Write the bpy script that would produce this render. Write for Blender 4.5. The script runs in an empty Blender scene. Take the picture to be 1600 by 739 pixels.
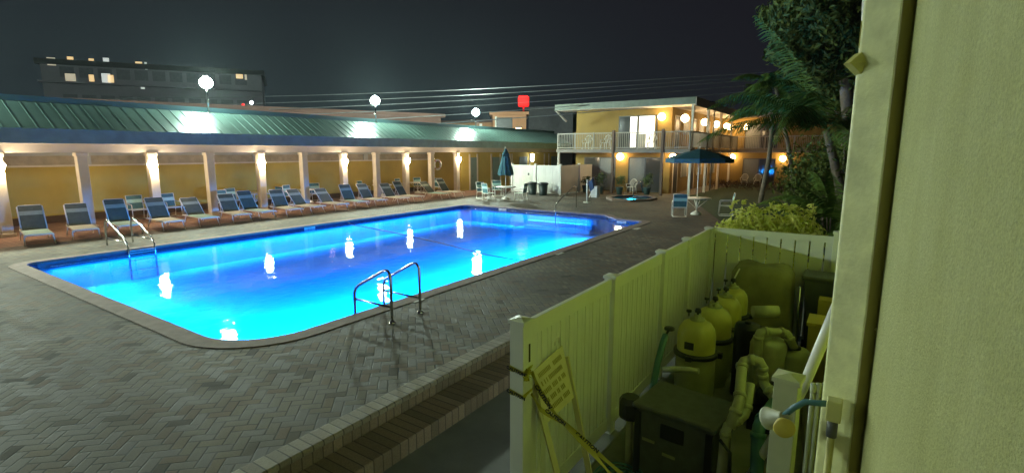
import bpy, bmesh, math, random
from mathutils import Vector, Matrix, geometry
from math import sin, cos, pi, radians, atan2, sqrt, floor
random.seed(7)
S = bpy.context.scene
COL = S.collection
R = radians

# ------------------------------------------------------------------ camera
YAW = R(34); PITCH = math.atan(132/800); CAMZ = 2.75
cd = bpy.data.cameras.new('camera'); cam = bpy.data.objects.new('camera', cd); COL.objects.link(cam)
cd.sensor_width = 36; cd.lens = 18.0; cd.clip_start = 0.05; cd.clip_end = 2000
cam.location = (0, 0, CAMZ)
cam.rotation_euler = (R(90)-PITCH, 0, YAW-R(90))
S.camera = cam
S.render.resolution_x = 1024; S.render.resolution_y = 472

# ------------------------------------------------------------------ world / exposure
W = bpy.data.worlds.new("World"); S.world = W; W.use_nodes = True
wt = W.node_tree; wt.nodes.clear()
def wn(t): return wt.nodes.new(t)
wo = wn('ShaderNodeOutputWorld'); bg = wn('ShaderNodeBackground'); tc = wn('ShaderNodeTexCoord')
nrm = wn('ShaderNodeVectorMath'); nrm.operation = 'NORMALIZE'; wt.links.new(tc.outputs['Generated'], nrm.inputs[0])
sx = wn('ShaderNodeSeparateXYZ'); wt.links.new(nrm.outputs[0], sx.inputs[0])
rp = wn('ShaderNodeValToRGB'); wt.links.new(sx.outputs['Z'], rp.inputs[0])
rp.color_ramp.elements[0].position = 0.0; rp.color_ramp.elements[0].color = (0.016, 0.024, 0.028, 1)
rp.color_ramp.elements[1].position = 0.42; rp.color_ramp.elements[1].color = (0.0085, 0.0072, 0.0110, 1)
e = rp.color_ramp.elements.new(0.16); e.color = (0.013, 0.018, 0.022, 1)
# town glow: brighter towards the north-west side of the pool (light pollution)
dt = wn('ShaderNodeVectorMath'); dt.operation = 'DOT_PRODUCT'; wt.links.new(nrm.outputs[0], dt.inputs[0])
dt.inputs[1].default_value = (0.36, 0.93, 0.05)
mr = wn('ShaderNodeMapRange'); wt.links.new(dt.outputs['Value'], mr.inputs[0])
mr.inputs[1].default_value = 0.25; mr.inputs[2].default_value = 1.0; mr.inputs[3].default_value = 0.0; mr.inputs[4].default_value = 1.0
mx = wn('ShaderNodeMix'); mx.data_type = 'RGBA'; wt.links.new(mr.outputs[0], mx.inputs[0])
mx.inputs[6].default_value = (0.0090, 0.0070, 0.0110, 1); wt.links.new(rp.outputs[0], mx.inputs[7])
wt.links.new(mx.outputs[2], bg.inputs[0]); bg.inputs[1].default_value = 1.0
wt.links.new(bg.outputs[0], wo.inputs[0])
S.view_settings.view_transform = 'Standard'; S.view_settings.look = 'None'
S.view_settings.exposure = 0.0; S.view_settings.gamma = 1.0
S.cycles.use_denoising = True
try: S.cycles.denoiser = 'OPENIMAGEDENOISE'
except Exception: pass
S.cycles.max_bounces = 5; S.cycles.diffuse_bounces = 3; S.cycles.glossy_bounces = 3
S.cycles.transparent_max_bounces = 12; S.cycles.transmission_bounces = 3
S.cycles.sample_clamp_indirect = 4.0; S.cycles.caustics_reflective = False; S.cycles.caustics_refractive = False

# lighting levels
W_DENS = 0.20
P_FLOOD = 1500.0; P_POOL = 260.0; P_FILL = 8000.0; E_LANTERN = 180.0; E_GLOBE = 34.0; E_FLOOD = 2100.0
C_FLOOD = (0.72, 1.0, 0.90); C_WARM = (1.0, 0.66, 0.34); C_POOL = (0.012, 0.29, 1.0)

# ------------------------------------------------------------------ materials
MATS = {}
class NT:
    def __init__(s, name):
        s.m = bpy.data.materials.new(name); s.m.use_nodes = True; s.t = s.m.node_tree
        s.p = s.t.nodes['Principled BSDF']; s.o = s.t.nodes['Material Output']
    def n(s, t, **k):
        x = s.t.nodes.new(t)
        for a, b in k.items(): setattr(x, a, b)
        return x
    def l(s, a, b): s.t.links.new(a, b)
    def math(s, op, *a):
        x = s.n('ShaderNodeMath', operation=op)
        for i, v in enumerate(a):
            if hasattr(v, 'is_output'): s.l(v, x.inputs[i])
            else: x.inputs[i].default_value = v
        return x.outputs[0]
    def pos(s):
        return s.n('ShaderNodeNewGeometry').outputs['Position']
    def obj(s):
        return s.n('ShaderNodeTexCoord').outputs['Object']
    def noise(s, vec, scale, detail=4, rough=0.55):
        x = s.n('ShaderNodeTexNoise'); s.l(vec, x.inputs['Vector'])
        x.inputs['Scale'].default_value = scale; x.inputs['Detail'].default_value = detail; x.inputs['Roughness'].default_value = rough
        return x.outputs['Fac']
    def ramp(s, fac, stops):
        x = s.n('ShaderNodeValToRGB'); s.l(fac, x.inputs[0]); cr = x.color_ramp
        while len(cr.elements) < len(stops): cr.elements.new(0.5)
        for e, (p, c) in zip(cr.elements, stops): e.position = p; e.color = (*c, 1)
        return x.outputs[0]
    def mix(s, f, a, b, bt='MIX'):
        x = s.n('ShaderNodeMix', data_type='RGBA', blend_type=bt)
        for i, v in ((0, f), (6, a), (7, b)):
            if hasattr(v, 'is_output'): s.l(v, x.inputs[i])
            else: x.inputs[i].default_value = v if i == 0 else (*v, 1)
        return x.outputs[2]
    def bump(s, h, strength=0.3, dist=0.01):
        x = s.n('ShaderNodeBump'); s.l(h, x.inputs['Height']); x.inputs['Strength'].default_value = strength
        x.inputs['Distance'].default_value = dist; s.l(x.outputs[0], s.p.inputs['Normal'])
    def col(s, v):
        if hasattr(v, 'is_output'): s.l(v, s.p.inputs['Base Color'])
        else: s.p.inputs['Base Color'].default_value = (*v, 1)
    def rough(s, v):
        if hasattr(v, 'is_output'): s.l(v, s.p.inputs['Roughness'])
        else: s.p.inputs['Roughness'].default_value = v

def mk(name, c, rough=0.6, metal=0.0, var=0.18, scale=3.0, bump=0.0, bscale=60.0, spec=None):
    t = NT(name); o = t.pos()
    n = t.noise(o, scale, 5)
    lo = tuple(x*(1-var) for x in c); hi = tuple(min(1, x*(1+var)) for x in c)
    t.col(t.ramp(n, [(0.3, lo), (0.7, hi)]))
    r = t.noise(o, scale*2.3, 3)
    t.rough(t.math('MULTIPLY_ADD', r, 0.2, rough-0.1))
    t.p.inputs['Metallic'].default_value = metal
    if spec is not None: t.p.inputs['Specular IOR Level'].default_value = spec
    if bump: t.bump(t.noise(o, bscale, 4), bump, 0.01)
    MATS[name] = t.m; return t.m
def emis(name, c, st):
    t = NT(name); t.col((0.8, 0.8, 0.8)); t.p.inputs['Emission Color'].default_value = (*c, 1); t.p.inputs['Emission Strength'].default_value = st
    MATS[name] = t.m; return t.m

mk('white_vinyl', (0.72, 0.73, 0.68), 0.42, var=0.08, scale=1.3)
mk('dimmed_vinyl', (0.42, 0.43, 0.30), 0.5, var=0.15)  # white vinyl toned down: the yard's dimmer light is put into the colour
mk('cream_paint', (0.72, 0.66, 0.52), 0.55, var=0.08)
mk('trim_grey', (0.50, 0.52, 0.46), 0.5, var=0.08)
mk('hotel_fascia', (0.12, 0.16, 0.12), 0.5)
mk('teal_fascia', (0.45, 0.62, 0.60), 0.45, var=0.12)
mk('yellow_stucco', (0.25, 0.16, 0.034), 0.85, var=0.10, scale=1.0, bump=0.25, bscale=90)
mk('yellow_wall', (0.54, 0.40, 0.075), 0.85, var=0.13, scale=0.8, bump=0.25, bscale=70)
mk('door_teal', (0.17, 0.24, 0.22), 0.5, var=0.08)
mk('dark_frame', (0.035, 0.035, 0.033), 0.4)
mk('dark_wood', (0.10, 0.055, 0.03), 0.6, scale=6)
mk('grey_slab', (0.22, 0.20, 0.17), 0.7, bump=0.1)
mk('soffit_white', (0.72, 0.66, 0.55), 0.7, var=0.05)
mk('railing_grey', (0.34, 0.32, 0.27), 0.5, var=0.06)
mk('umbrella_teal', (0.012, 0.085, 0.11), 0.8, var=0.2, scale=8, bump=0.2, bscale=30)
mk('frame_white', (0.82, 0.80, 0.72), 0.35, var=0.05)
mk('sling_aqua', (0.45, 0.74, 0.68), 0.7, var=0.08, scale=10)
mk('sling_pale', (0.72, 0.78, 0.66), 0.7, var=0.08, scale=10)
mk('sling_dark', (0.085, 0.105, 0.075), 0.75, var=0.15, scale=10)
mk('sling_band', (0.32, 0.38, 0.29), 0.75, var=0.1, scale=10)
mk('sling_mid', (0.07, 0.19, 0.21), 0.75, var=0.15, scale=10)
mk('steel', (0.62, 0.63, 0.62), 0.16, metal=1.0, var=0.04)
mk('black_plastic', (0.012, 0.013, 0.014), 0.45)
mk('bin_green', (0.015, 0.03, 0.026), 0.4)
mk('filter_yellow', (0.46, 0.43, 0.12), 0.42, var=0.10, scale=6)
mk('tank_tan', (0.28, 0.29, 0.16), 0.45, var=0.14, scale=5)
mk('pvc', (0.38, 0.39, 0.27), 0.4, var=0.14, scale=7)
mk('tarp_olive', (0.26, 0.25, 0.13), 0.8, var=0.2, scale=4, bump=0.3, bscale=9)
mk('grey_bin', (0.11, 0.12, 0.12), 0.5)
mk('heater_metal', (0.09, 0.095, 0.09), 0.5, var=0.2, scale=9)
mk('hose_teal', (0.06, 0.17, 0.18), 0.5)
mk('pool_tile_dark', (0.015, 0.035, 0.085), 0.2, var=0.3, scale=12)
mk('coping', (0.25, 0.19, 0.155), 0.8, var=0.22, scale=5, bump=0.3, bscale=45)
mk('lower_concrete', (0.13, 0.135, 0.115), 0.85, var=0.25, scale=1.6, bump=0.35, bscale=30)
mk('yard_concrete', (0.17, 0.175, 0.14), 0.85, var=0.3, scale=2.2, bump=0.35, bscale=30)
mk('far_grey', (0.20, 0.185, 0.215), 0.9, var=0.15, scale=0.3)
mk('far_window', (0.10, 0.10, 0.12), 0.4)
mk('clerestory', (0.46, 0.40, 0.27), 0.7)
mk('orange_stucco', (0.50, 0.25, 0.13), 0.9, var=0.12, scale=0.6)
mk('brown_roof', (0.11, 0.055, 0.04), 0.8, var=0.2, scale=0.5)
mk('dark_roof', (0.03, 0.03, 0.032), 0.9)
mk('trunk_bark', (0.16, 0.125, 0.085), 0.9, var=0.3, scale=9, bump=0.5, bscale=20)
mk('bracket_yellow', (0.55, 0.52, 0.16), 0.5, var=0.1)
mk('wire_black', (0.10, 0.11, 0.115), 0.6)
mk('tape_yellow', (0.42, 0.39, 0.03), 0.35, var=0.06)
mk('ink_black', (0.02, 0.02, 0.018), 0.6)
mk('sign_cream', (0.60, 0.56, 0.30), 0.5, var=0.1, scale=4)
mk('ink_brown', (0.28, 0.24, 0.07), 0.7)
mk('marker_white', (0.70, 0.70, 0.62), 0.5, var=0.1, scale=6)
mk('ring_white', (0.72, 0.68, 0.6), 0.5)
mk('ring_orange', (0.5, 0.14, 0.05), 0.5)
mk('pot_teal', (0.05, 0.10, 0.09), 0.5)
mk('soil', (0.03, 0.022, 0.015), 0.95)
mk('box_paint', (0.62, 0.60, 0.24), 0.5, var=0.1)
mk('lift_blue', (0.03, 0.07, 0.16), 0.5)
mk('yard_yellow', (0.62, 0.50, 0.10), 0.5, var=0.1)

# foliage
def leafmat(name, a, b, sc=2.0):
    t = NT(name); n = t.noise(t.pos(), sc, 3)
    r = t.n('ShaderNodeNewGeometry').outputs['Random Per Island']
    c = t.ramp(r, [(0.0, a), (1.0, b)]); c2 = t.mix(n, (0.7,)*3, (1.2, 1.2, 1.1))
    t.col(t.mix(1.0, c, c2, 'MULTIPLY')); t.rough(0.75); t.p.inputs['Specular IOR Level'].default_value = 0.18
    MATS[name] = t.m
leafmat('leaf_tree', (0.055, 0.085, 0.012), (0.125, 0.155, 0.03))
leafmat('leaf_palm', (0.06, 0.12, 0.015), (0.13, 0.20, 0.03))
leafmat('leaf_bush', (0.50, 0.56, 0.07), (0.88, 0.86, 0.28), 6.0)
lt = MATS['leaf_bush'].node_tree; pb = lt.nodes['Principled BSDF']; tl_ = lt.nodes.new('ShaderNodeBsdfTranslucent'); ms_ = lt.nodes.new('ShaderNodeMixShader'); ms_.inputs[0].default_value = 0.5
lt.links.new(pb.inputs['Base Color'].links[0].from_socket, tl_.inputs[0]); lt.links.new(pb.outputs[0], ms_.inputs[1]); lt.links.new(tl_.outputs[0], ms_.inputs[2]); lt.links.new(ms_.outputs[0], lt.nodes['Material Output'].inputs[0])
leafmat('leaf_hedge', (0.05, 0.025, 0.02), (0.10, 0.05, 0.045))
leafmat('leaf_pot', (0.06, 0.10, 0.03), (0.14, 0.18, 0.06))

# herringbone brick paving
def herring(name, ang, w, stops, mortar, patchy=0.35):
    t = NT(name); sp = t.n('ShaderNodeSeparateXYZ'); t.l(t.pos(), sp.inputs[0]); X, Y = sp.outputs[0], sp.outputs[1]
    # a little wander so that the courses are not ruler straight
    wv = t.noise(t.pos(), 1.7, 2)
    X = t.math('MULTIPLY_ADD', wv, 0.035, X)
    ca, sa = cos(ang)/w, sin(ang)/w
    u = t.math('ADD', t.math('MULTIPLY', X, ca), t.math('MULTIPLY', Y, sa))
    v = t.math('ADD', t.math('MULTIPLY', X, -sa), t.math('MULTIPLY', Y, ca))
    i = t.math('FLOOR', u); j = t.math('FLOOR', v); fu = t.math('SUBTRACT', u, i); fv = t.math('SUBTRACT', v, j)
    k = t.math('FLOORED_MODULO', t.math('ADD', t.math('SUBTRACT', i, j), 0.01), 4.0); k = t.math('ROUND', k)
    H = t.math('LESS_THAN', k, 1.5); V = t.math('SUBTRACT', 1.0, H)
    k3 = t.math('SUBTRACT', 3.0, k)
    al = t.math('ADD', t.math('MULTIPLY', H, t.math('ADD', fu, k)), t.math('MULTIPLY', V, t.math('ADD', fv, k3)))
    ac = t.math('ADD', t.math('MULTIPLY', H, fv), t.math('MULTIPLY', V, fu))
    d = t.math('MINIMUM', t.math('MINIMUM', al, t.math('SUBTRACT', 2.0, al)), t.math('MINIMUM', ac, t.math('SUBTRACT', 1.0, ac)))
    oi = t.math('SUBTRACT', i, t.math('MULTIPLY', H, k)); oj = t.math('SUBTRACT', j, t.math('MULTIPLY', V, k3))
    cb = t.n('ShaderNodeCombineXYZ'); t.l(oi, cb.inputs[0]); t.l(oj, cb.inputs[1]); t.l(H, cb.inputs[2])
    wnn = t.n('ShaderNodeTexWhiteNoise', noise_dimensions='3D'); t.l(cb.outputs[0], wnn.inputs['Vector'])
    bc = t.ramp(wnn.outputs['Value'], stops)
    fine = t.noise(t.pos(), 70, 3); big = t.noise(t.pos(), 0.45, 4)
    bc = t.mix(1.0, bc, t.ramp(fine, [(0.25, (0.78,)*3), (0.75, (1.15,)*3)]), 'MULTIPLY')
    bc = t.mix(1.0, bc, t.ramp(big, [(0.3, (1-patchy,)*3), (0.7, (1+patchy*0.6,)*3)]), 'MULTIPLY')
    mm = t.n('ShaderNodeMapRange', interpolation_type='SMOOTHSTEP'); t.l(d, mm.inputs[0]); mm.inputs[1].default_value = 0.03; mm.inputs[2].default_value = 0.10
    t.col(t.mix(mm.outputs[0], mortar, bc)); t.rough(t.math('MULTIPLY_ADD', wnn.outputs['Value'], 0.2, 0.62))
    h = t.math('ADD', t.math('MULTIPLY', mm.outputs[0], 1.0), t.math('ADD', t.math('MULTIPLY', fine, 0.25), t.math('MULTIPLY', wnn.outputs['Value'], 0.3)))
    t.p.inputs['Specular IOR Level'].default_value = 0.3; t.bump(h, 0.7, 0.006); MATS[name] = t.m
DECK = [(0.0, (0.088, 0.080, 0.060)), (0.30, (0.134, 0.121, 0.089)), (0.60, (0.183, 0.162, 0.118)), (0.78, (0.172, 0.120, 0.078)), (0.9, (0.228, 0.20, 0.148)), (1.0, (0.075, 0.068, 0.052))]
herring('deck_pavers', R(45), 0.115, DECK, (0.045, 0.045, 0.036), 0.45)
PATIO = [(0.0, (0.22, 0.12, 0.08)), (0.5, (0.32, 0.18, 0.12)), (1.0, (0.36, 0.23, 0.16))]
herring('patio_pavers', R(45), 0.115, PATIO, (0.09, 0.06, 0.045), 0.2)
# brick courses of the steps: bricks across the edge
def course(name, w, stops, mortar, axis=0):
    t = NT(name); sp = t.n('ShaderNodeSeparateXYZ'); t.l(t.pos(), sp.inputs[0]); u = t.math('MULTIPLY', sp.outputs[axis], 1/w)
    i = t.math('FLOOR', u); f = t.math('SUBTRACT', u, i); d = t.math('MINIMUM', f, t.math('SUBTRACT', 1.0, f))
    wnn = t.n('ShaderNodeTexWhiteNoise', noise_dimensions='1D'); t.l(i, wnn.inputs['W'])
    bc = t.ramp(wnn.outputs['Value'], stops); fine = t.noise(t.pos(), 60, 3)
    bc = t.mix(1.0, bc, t.ramp(fine, [(0.25, (0.75,)*3), (0.75, (1.15,)*3)]), 'MULTIPLY')
    mm = t.n('ShaderNodeMapRange', interpolation_type='SMOOTHSTEP'); t.l(d, mm.inputs[0]); mm.inputs[1].default_value = 0.02; mm.inputs[2].default_value = 0.09
    t.col(t.mix(mm.outputs[0], mortar, bc)); t.rough(0.75)
    t.bump(t.math('ADD', mm.outputs[0], t.math('MULTIPLY', fine, 0.4)), 0.6, 0.006); MATS[name] = t.m
course('step_bricks', 0.115, [(0, (0.24, 0.21, 0.165)), (0.5, (0.31, 0.27, 0.21)), (1, (0.36, 0.32, 0.25))], (0.09, 0.08, 0.065))
course('tread_bricks', 0.115, [(0, (0.17, 0.13, 0.09)), (0.5, (0.26, 0.19, 0.135)), (1, (0.31, 0.24, 0.17))], (0.08, 0.06, 0.05))

# plaster of the basin, water
t = NT('plaster'); n = t.noise(t.pos(), 2.5, 4); t.col(t.ramp(n, [(0.3, (0.035, 0.52, 0.82)), (0.7, (0.05, 0.60, 0.88))])); t.rough(0.8); MATS['plaster'] = t.m
def watermat(name, tint, bs=0.06, extra=1.0):
    m = bpy.data.materials.new(name); m.use_nodes = True; nt = m.node_tree; nt.nodes.clear()
    o = nt.nodes.new('ShaderNodeOutputMaterial'); mixs = nt.nodes.new('ShaderNodeMixShader')
    tr = nt.nodes.new('ShaderNodeBsdfTransparent'); tr.inputs[0].default_value = (*tint, 1)
    gl = nt.nodes.new('ShaderNodeBsdfGlossy'); gl.inputs['Roughness'].default_value = 0.02; gl.inputs['Color'].default_value = (0.6, 0.82, 1, 1)
    fr = nt.nodes.new('ShaderNodeFresnel'); fr.inputs['IOR'].default_value = 1.33
    ge = nt.nodes.new('ShaderNodeNewGeometry'); mp = nt.nodes.new('ShaderNodeMapping'); mp.inputs['Scale'].default_value = (1, 1, 1)
    no = nt.nodes.new('ShaderNodeTexNoise'); no.inputs['Scale'].default_value = 1.6; no.inputs['Detail'].default_value = 4; no.inputs['Roughness'].default_value = 0.6
    bu = nt.nodes.new('ShaderNodeBump'); bu.inputs['Strength'].default_value = 1.0; bu.inputs['Distance'].default_value = bs
    L = nt.links.new
    L(ge.outputs['Position'], mp.inputs[0]); L(mp.outputs[0], no.inputs['Vector']); L(no.outputs['Fac'], bu.inputs['Height'])
    L(bu.outputs[0], gl.inputs['Normal']); L(bu.outputs[0], fr.inputs['Normal'])
    L(fr.outputs[0], mixs.inputs[0]); L(tr.outputs[0], mixs.inputs[1]); L(gl.outputs[0], mixs.inputs[2]); L(mixs.outputs[0], o.inputs[0])
    MATS[name] = m
watermat('pool_water', (0.40, 0.93, 1.0), 0.010)
watermat('spa_water', (0.8, 1.0, 0.98), 0.01)
# glass of doors and windows
t = NT('dark_glass'); t.col((0.035, 0.038, 0.036)); t.rough(0.06); t.p.inputs['Specular IOR Level'].default_value = 0.7; MATS['dark_glass'] = t.m
mk('curtain', (0.16, 0.17, 0.155), 0.5, var=0.15, scale=14)
# standing-seam roof metal
t = NT('roof_metal'); n = t.noise(t.pos(), 1.3, 3)
t.col(t.ramp(n, [(0.3, (0.042, 0.078, 0.068)), (0.7, (0.06, 0.104, 0.088))])); t.rough(0.33); t.p.inputs['Metallic'].default_value = 0.6; MATS['roof_metal'] = t.m
t = NT('roof_cap'); t.col((0.06, 0.14, 0.15)); t.rough(0.45); MATS['roof_cap'] = t.m
# stucco near camera
t = NT('near_stucco'); a = t.noise(t.pos(), 130, 5, 0.7); b = t.noise(t.pos(), 2.2, 5, 0.65); a2 = t.noise(t.pos(), 55, 3, 0.6)
vs_ = t.n('ShaderNodeMapping'); vs_.inputs['Scale'].default_value = (9, 9, 0.7); t.l(t.pos(), vs_.inputs[0]); strk = t.noise(vs_.outputs[0], 1.0, 5, 0.6)
c_ = t.ramp(b, [(0.3, (0.47, 0.47, 0.165)), (0.7, (0.56, 0.56, 0.23))])
c_ = t.mix(1.0, c_, t.ramp(a, [(0.35, (0.82,)*3), (0.65, (1.14,)*3)]), 'MULTIPLY')
c_ = t.mix(1.0, c_, t.ramp(strk, [(0.25, (0.90, 0.89, 0.84)), (0.6, (1.03,)*3)]), 'MULTIPLY')
t.col(c_); t.rough(0.85); t.bump(t.math('ADD', a, t.math('MULTIPLY', a2, 0.8)), 1.0, 0.012); MATS['near_stucco'] = t.m
mk('rear_yellow', (0.62, 0.68, 0.10), 0.85)
mk('near_trim', (0.60, 0.60, 0.27), 0.6, var=0.22, scale=7, bump=0.15, bscale=60)
mk('near_shade', (0.30, 0.26, 0.08), 0.6, var=0.1, scale=5)  # darker tan paints in the shaded side of the corner
t = NT('grass_blades'); n = t.noise(t.pos(), 6, 5); t.col(t.ramp(n, [(0.3, (0.025, 0.05, 0.012)), (0.7, (0.05, 0.085, 0.022))])); t.rough(0.9); t.bump(t.noise(t.pos(), 60, 4), 0.9, 0.03); MATS['grass'] = t.m
mk('ground_far', (0.06, 0.06, 0.055), 0.95, var=0.2, scale=0.3)
emis('lamp_flood', (0.80, 1.0, 0.86), E_FLOOD); emis('lamp_warm', (1.0, 0.79, 0.53), E_LANTERN); emis('lamp_globe', (1.0, 0.68, 0.34), E_GLOBE)
emis('lamp_cool', (0.92, 0.97, 1.0), 60); emis('lamp_red', (1.0, 0.012, 0.010), 2.2)
MATS['lamp_red'].node_tree.nodes['Principled BSDF'].inputs['Base Color'].default_value = (0.3, 0.01, 0.01, 1); emis('lit_room', (1.0, 0.93, 0.74), 2.6)
emis('fill_sodium', (1.0, 0.36, 0.17), 20); emis('fill_town', (0.8, 0.75, 1.0), 18); emis('win_warm', (1.0, 0.62, 0.22), 0.8); emis('win_white', (0.9, 0.95, 0.9), 0.5)
emis('pool_lens', (0.3, 0.7, 1.0), 4); emis('window_dim', (1.0, 0.8, 0.5), 0.35)

# ------------------------------------------------------------------ mesh helpers
def basis(d):
    d = Vector(d).normalized(); a = Vector((0, 0, 1)) if abs(d.z) < 0.9 else Vector((1, 0, 0))
    u = d.cross(a).normalized(); return u, d.cross(u).normalized()
class MB:
    def __init__(s): s.v = []; s.f = []; s.m = []; s.sm = []; s.mats = []
    def mi(s, m):
        if m not in s.mats: s.mats.append(m)
        return s.mats.index(m)
    def add(s, vs, fs, m, smooth=False):
        o = len(s.v); s.v += [tuple(v) for v in vs]; k = s.mi(m)
        for f in fs: s.f.append(tuple(i+o for i in f)); s.m.append(k); s.sm.append(smooth)
        return s
    def box(s, x0, x1, y0, y1, z0, z1, m):
        v = [(x, y, z) for z in (z0, z1) for y in (y0, y1) for x in (x0, x1)]
        return s.add(v, [(0, 2, 3, 1), (4, 5, 7, 6), (0, 1, 5, 4), (2, 6, 7, 3), (0, 4, 6, 2), (1, 3, 7, 5)], m)
    def obox(s, c, ax, ay, az, m):          # oriented box: centre and half axes
        c, ax, ay, az = map(Vector, (c, ax, ay, az))
        v = [c+ax*i+ay*j+az*k for k in (-1, 1) for j in (-1, 1) for i in (-1, 1)]
        return s.add(v, [(0, 2, 3, 1), (4, 5, 7, 6), (0, 1, 5, 4), (2, 6, 7, 3), (0, 4, 6, 2), (1, 3, 7, 5)], m)
    def bar(s, a, b, w, h, m):
        a, b = Vector(a), Vector(b); d = (b-a)/2; u, v = basis(d); return s.obox((a+b)/2, d, u*w/2, v*h/2, m)
    def tube(s, pts, r, m, seg=8, closed=False, caps=True):
        pts = [Vector(p) for p in pts]; n = len(pts); rr = r if isinstance(r, (list, tuple)) else [r]*n
        vs = []; u = None
        for i, p in enumerate(pts):
            if closed: d = (pts[(i+1) % n]-pts[i-1])
            else: d = pts[min(i+1, n-1)]-pts[max(i-1, 0)]
            d = d.normalized()
            if u is None: u, _ = basis(d)
            else: u = (u-d*u.dot(d)).normalized()
            w = d.cross(u)
            for k in range(seg):
                a = 2*pi*k/seg; vs.append(p+(u*cos(a)+w*sin(a))*rr[i])
        fs = []; rings = n if closed else n-1
        for i in range(rings):
            for k in range(seg):
                a = i*seg+k; b = i*seg+(k+1) % seg; c = ((i+1) % n)*seg+(k+1) % seg; d_ = ((i+1) % n)*seg+k
                fs.append((a, b, c, d_))
        s.add(vs, fs, m, True)
        if caps and not closed:
            o = len(s.v)-len(vs); k = s.mi(m)
            s.f.append(tuple(o+q for q in reversed(range(seg)))); s.m.append(k); s.sm.append(False)
            s.f.append(tuple(o+(n-1)*seg+q for q in range(seg))); s.m.append(k); s.sm.append(False)
        return s
    def lathe(s, c, prof, m, seg=20, smooth=True, axis=None):
        c = Vector(c); ax = Vector(axis or (0, 0, 1)).normalized(); u, w = basis(ax)
        vs = []
        for (r, z) in prof:
            for k in range(seg):
                a = 2*pi*k/seg; vs.append(c+ax*z+(u*cos(a)+w*sin(a))*max(r, 1e-4))
        fs = [(i*seg+k, i*seg+(k+1) % seg, (i+1)*seg+(k+1) % seg, (i+1)*seg+k) for i in range(len(prof)-1) for k in range(seg)]
        return s.add(vs, fs, m, smooth)
    def ball(s, c, r, m, seg=14, rings=8, sz=1.0):
        return s.lathe(c, [(r*sin(pi*i/rings), -r*sz*cos(pi*i/rings)) for i in range(rings+1)], m, seg)
    def prism(s, poly, z0, z1, m, mtop=None):
        n = len(poly); s.add([(x, y, z0) for x, y in poly]+[(x, y, z1) for x, y in poly], [(i, (i+1) % n, n+(i+1) % n, n+i) for i in range(n)], m)
        tri = geometry.tessellate_polygon([[Vector((x, y, 0)) for x, y in poly]])
        s.add([(x, y, z1) for x, y in poly], tri, mtop or m); s.add([(x, y, z0) for x, y in poly], [tuple(reversed(q)) for q in tri], m)
        return s
    def build(s, name, parent=None, fix=True, bevel=0):
        me = bpy.data.meshes.new(name); me.from_pydata(s.v, [], s.f)
        for m in s.mats: me.materials.append(MATS[m])
        me.polygons.foreach_set('material_index', s.m); me.polygons.foreach_set('use_smooth', s.sm)
        if fix:
            b = bmesh.new(); b.from_mesh(me); bmesh.ops.recalc_face_normals(b, faces=b.faces); b.to_mesh(me); b.free()
        o = bpy.data.objects.new(name, me); COL.objects.link(o)
        if parent:
            o.parent = parent
            P = world(parent); o.matrix_parent_inverse = P.inverted()
        if bevel:
            md = o.modifiers.new('bevel', 'BEVEL'); md.width = bevel; md.segments = 2; md.limit_method = 'ANGLE'; md.angle_limit = R(40)
        return o
def world(o):
    m = Matrix.LocRotScale(o.location, o.rotation_euler, o.scale)
    return (world(o.parent) @ o.matrix_parent_inverse @ m) if o.parent else m
def tag(o, label=None, cat=None, group=None, kind=None):
    if label: o['label'] = label
    if cat: o['category'] = cat
    if group: o['group'] = group
    if kind: o['kind'] = kind
    return o
def thing(name, loc, label, cat, group=None):
    o = bpy.data.objects.new(name, None); COL.objects.link(o); o.location = loc; o.empty_display_size = 0.2
    return tag(o, label, cat, group)
def struct(mb, name, **k):
    return tag(mb.build(name, **k), kind='structure')
KIDS = {}
def copy_tree(o, parent=None):
    c = o.copy(); COL.objects.link(c); c.parent = parent
    for ch in list(o.children): copy_tree(ch, c)
    return c
def place(src, loc, rz, label, group=None, used=set()):
    o = src if src.name not in used else copy_tree(src)
    used.add(src.name); o.location = loc; o.rotation_euler = (0, 0, rz); o['label'] = label
    if group: o['group'] = group
    return o
def sheet(outer, holes, z, mat):
    loops = [[Vector((x, y, z)) for x, y in outer]]+[[Vector((x, y, z)) for x, y in h] for h in holes]
    tri = geometry.tessellate_polygon(loops); vs = [v for l in loops for v in l]
    m = MB(); m.add(vs, tri, mat)
    # make all faces look up
    for i, f in enumerate(m.f):
        a, b, c = [Vector(m.v[k]) for k in f]
        if (b-a).cross(c-a).z < 0: m.f[i] = tuple(reversed(f))
    return m
def text_mesh(s, size, mat, mtx, name, parent=None, extrude=0.0008, align='CENTER', bold=0.0):
    cu = bpy.data.curves.new('lettering', 'FONT'); cu.body = s; cu.size = size; cu.extrude = extrude; cu.align_x = align; cu.align_y = 'CENTER'
    cu.resolution_u = 2; cu.offset = bold
    tmp = bpy.data.objects.new('tmp_lettering', cu); COL.objects.link(tmp)
    bpy.context.view_layer.update()
    me = bpy.data.meshes.new_from_object(tmp.evaluated_get(bpy.context.evaluated_depsgraph_get()))
    bpy.data.objects.remove(tmp); bpy.data.curves.remove(cu)
    me.materials.clear(); me.materials.append(MATS[mat]); me.transform(mtx)
    o = bpy.data.objects.new(name, me); COL.objects.link(o)
    if parent: o.parent = parent; o.matrix_parent_inverse = world(parent).inverted()
    return o
def frame_mtx(o, ex, ey):
    o, ex, ey = Vector(o), Vector(ex).normalized(), Vector(ey).normalized(); ez = ex.cross(ey).normalized()
    return Matrix(((ex.x, ey.x, ez.x, o.x), (ex.y, ey.y, ez.y, o.y), (ex.z, ey.z, ez.z, o.z), (0, 0, 0, 1)))
def arc(c, r, a0, a1, n): return [(c[0]+r*cos(a0+(a1-a0)*i/n), c[1]+r*sin(a0+(a1-a0)*i/n)) for i in range(n+1)]

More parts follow.
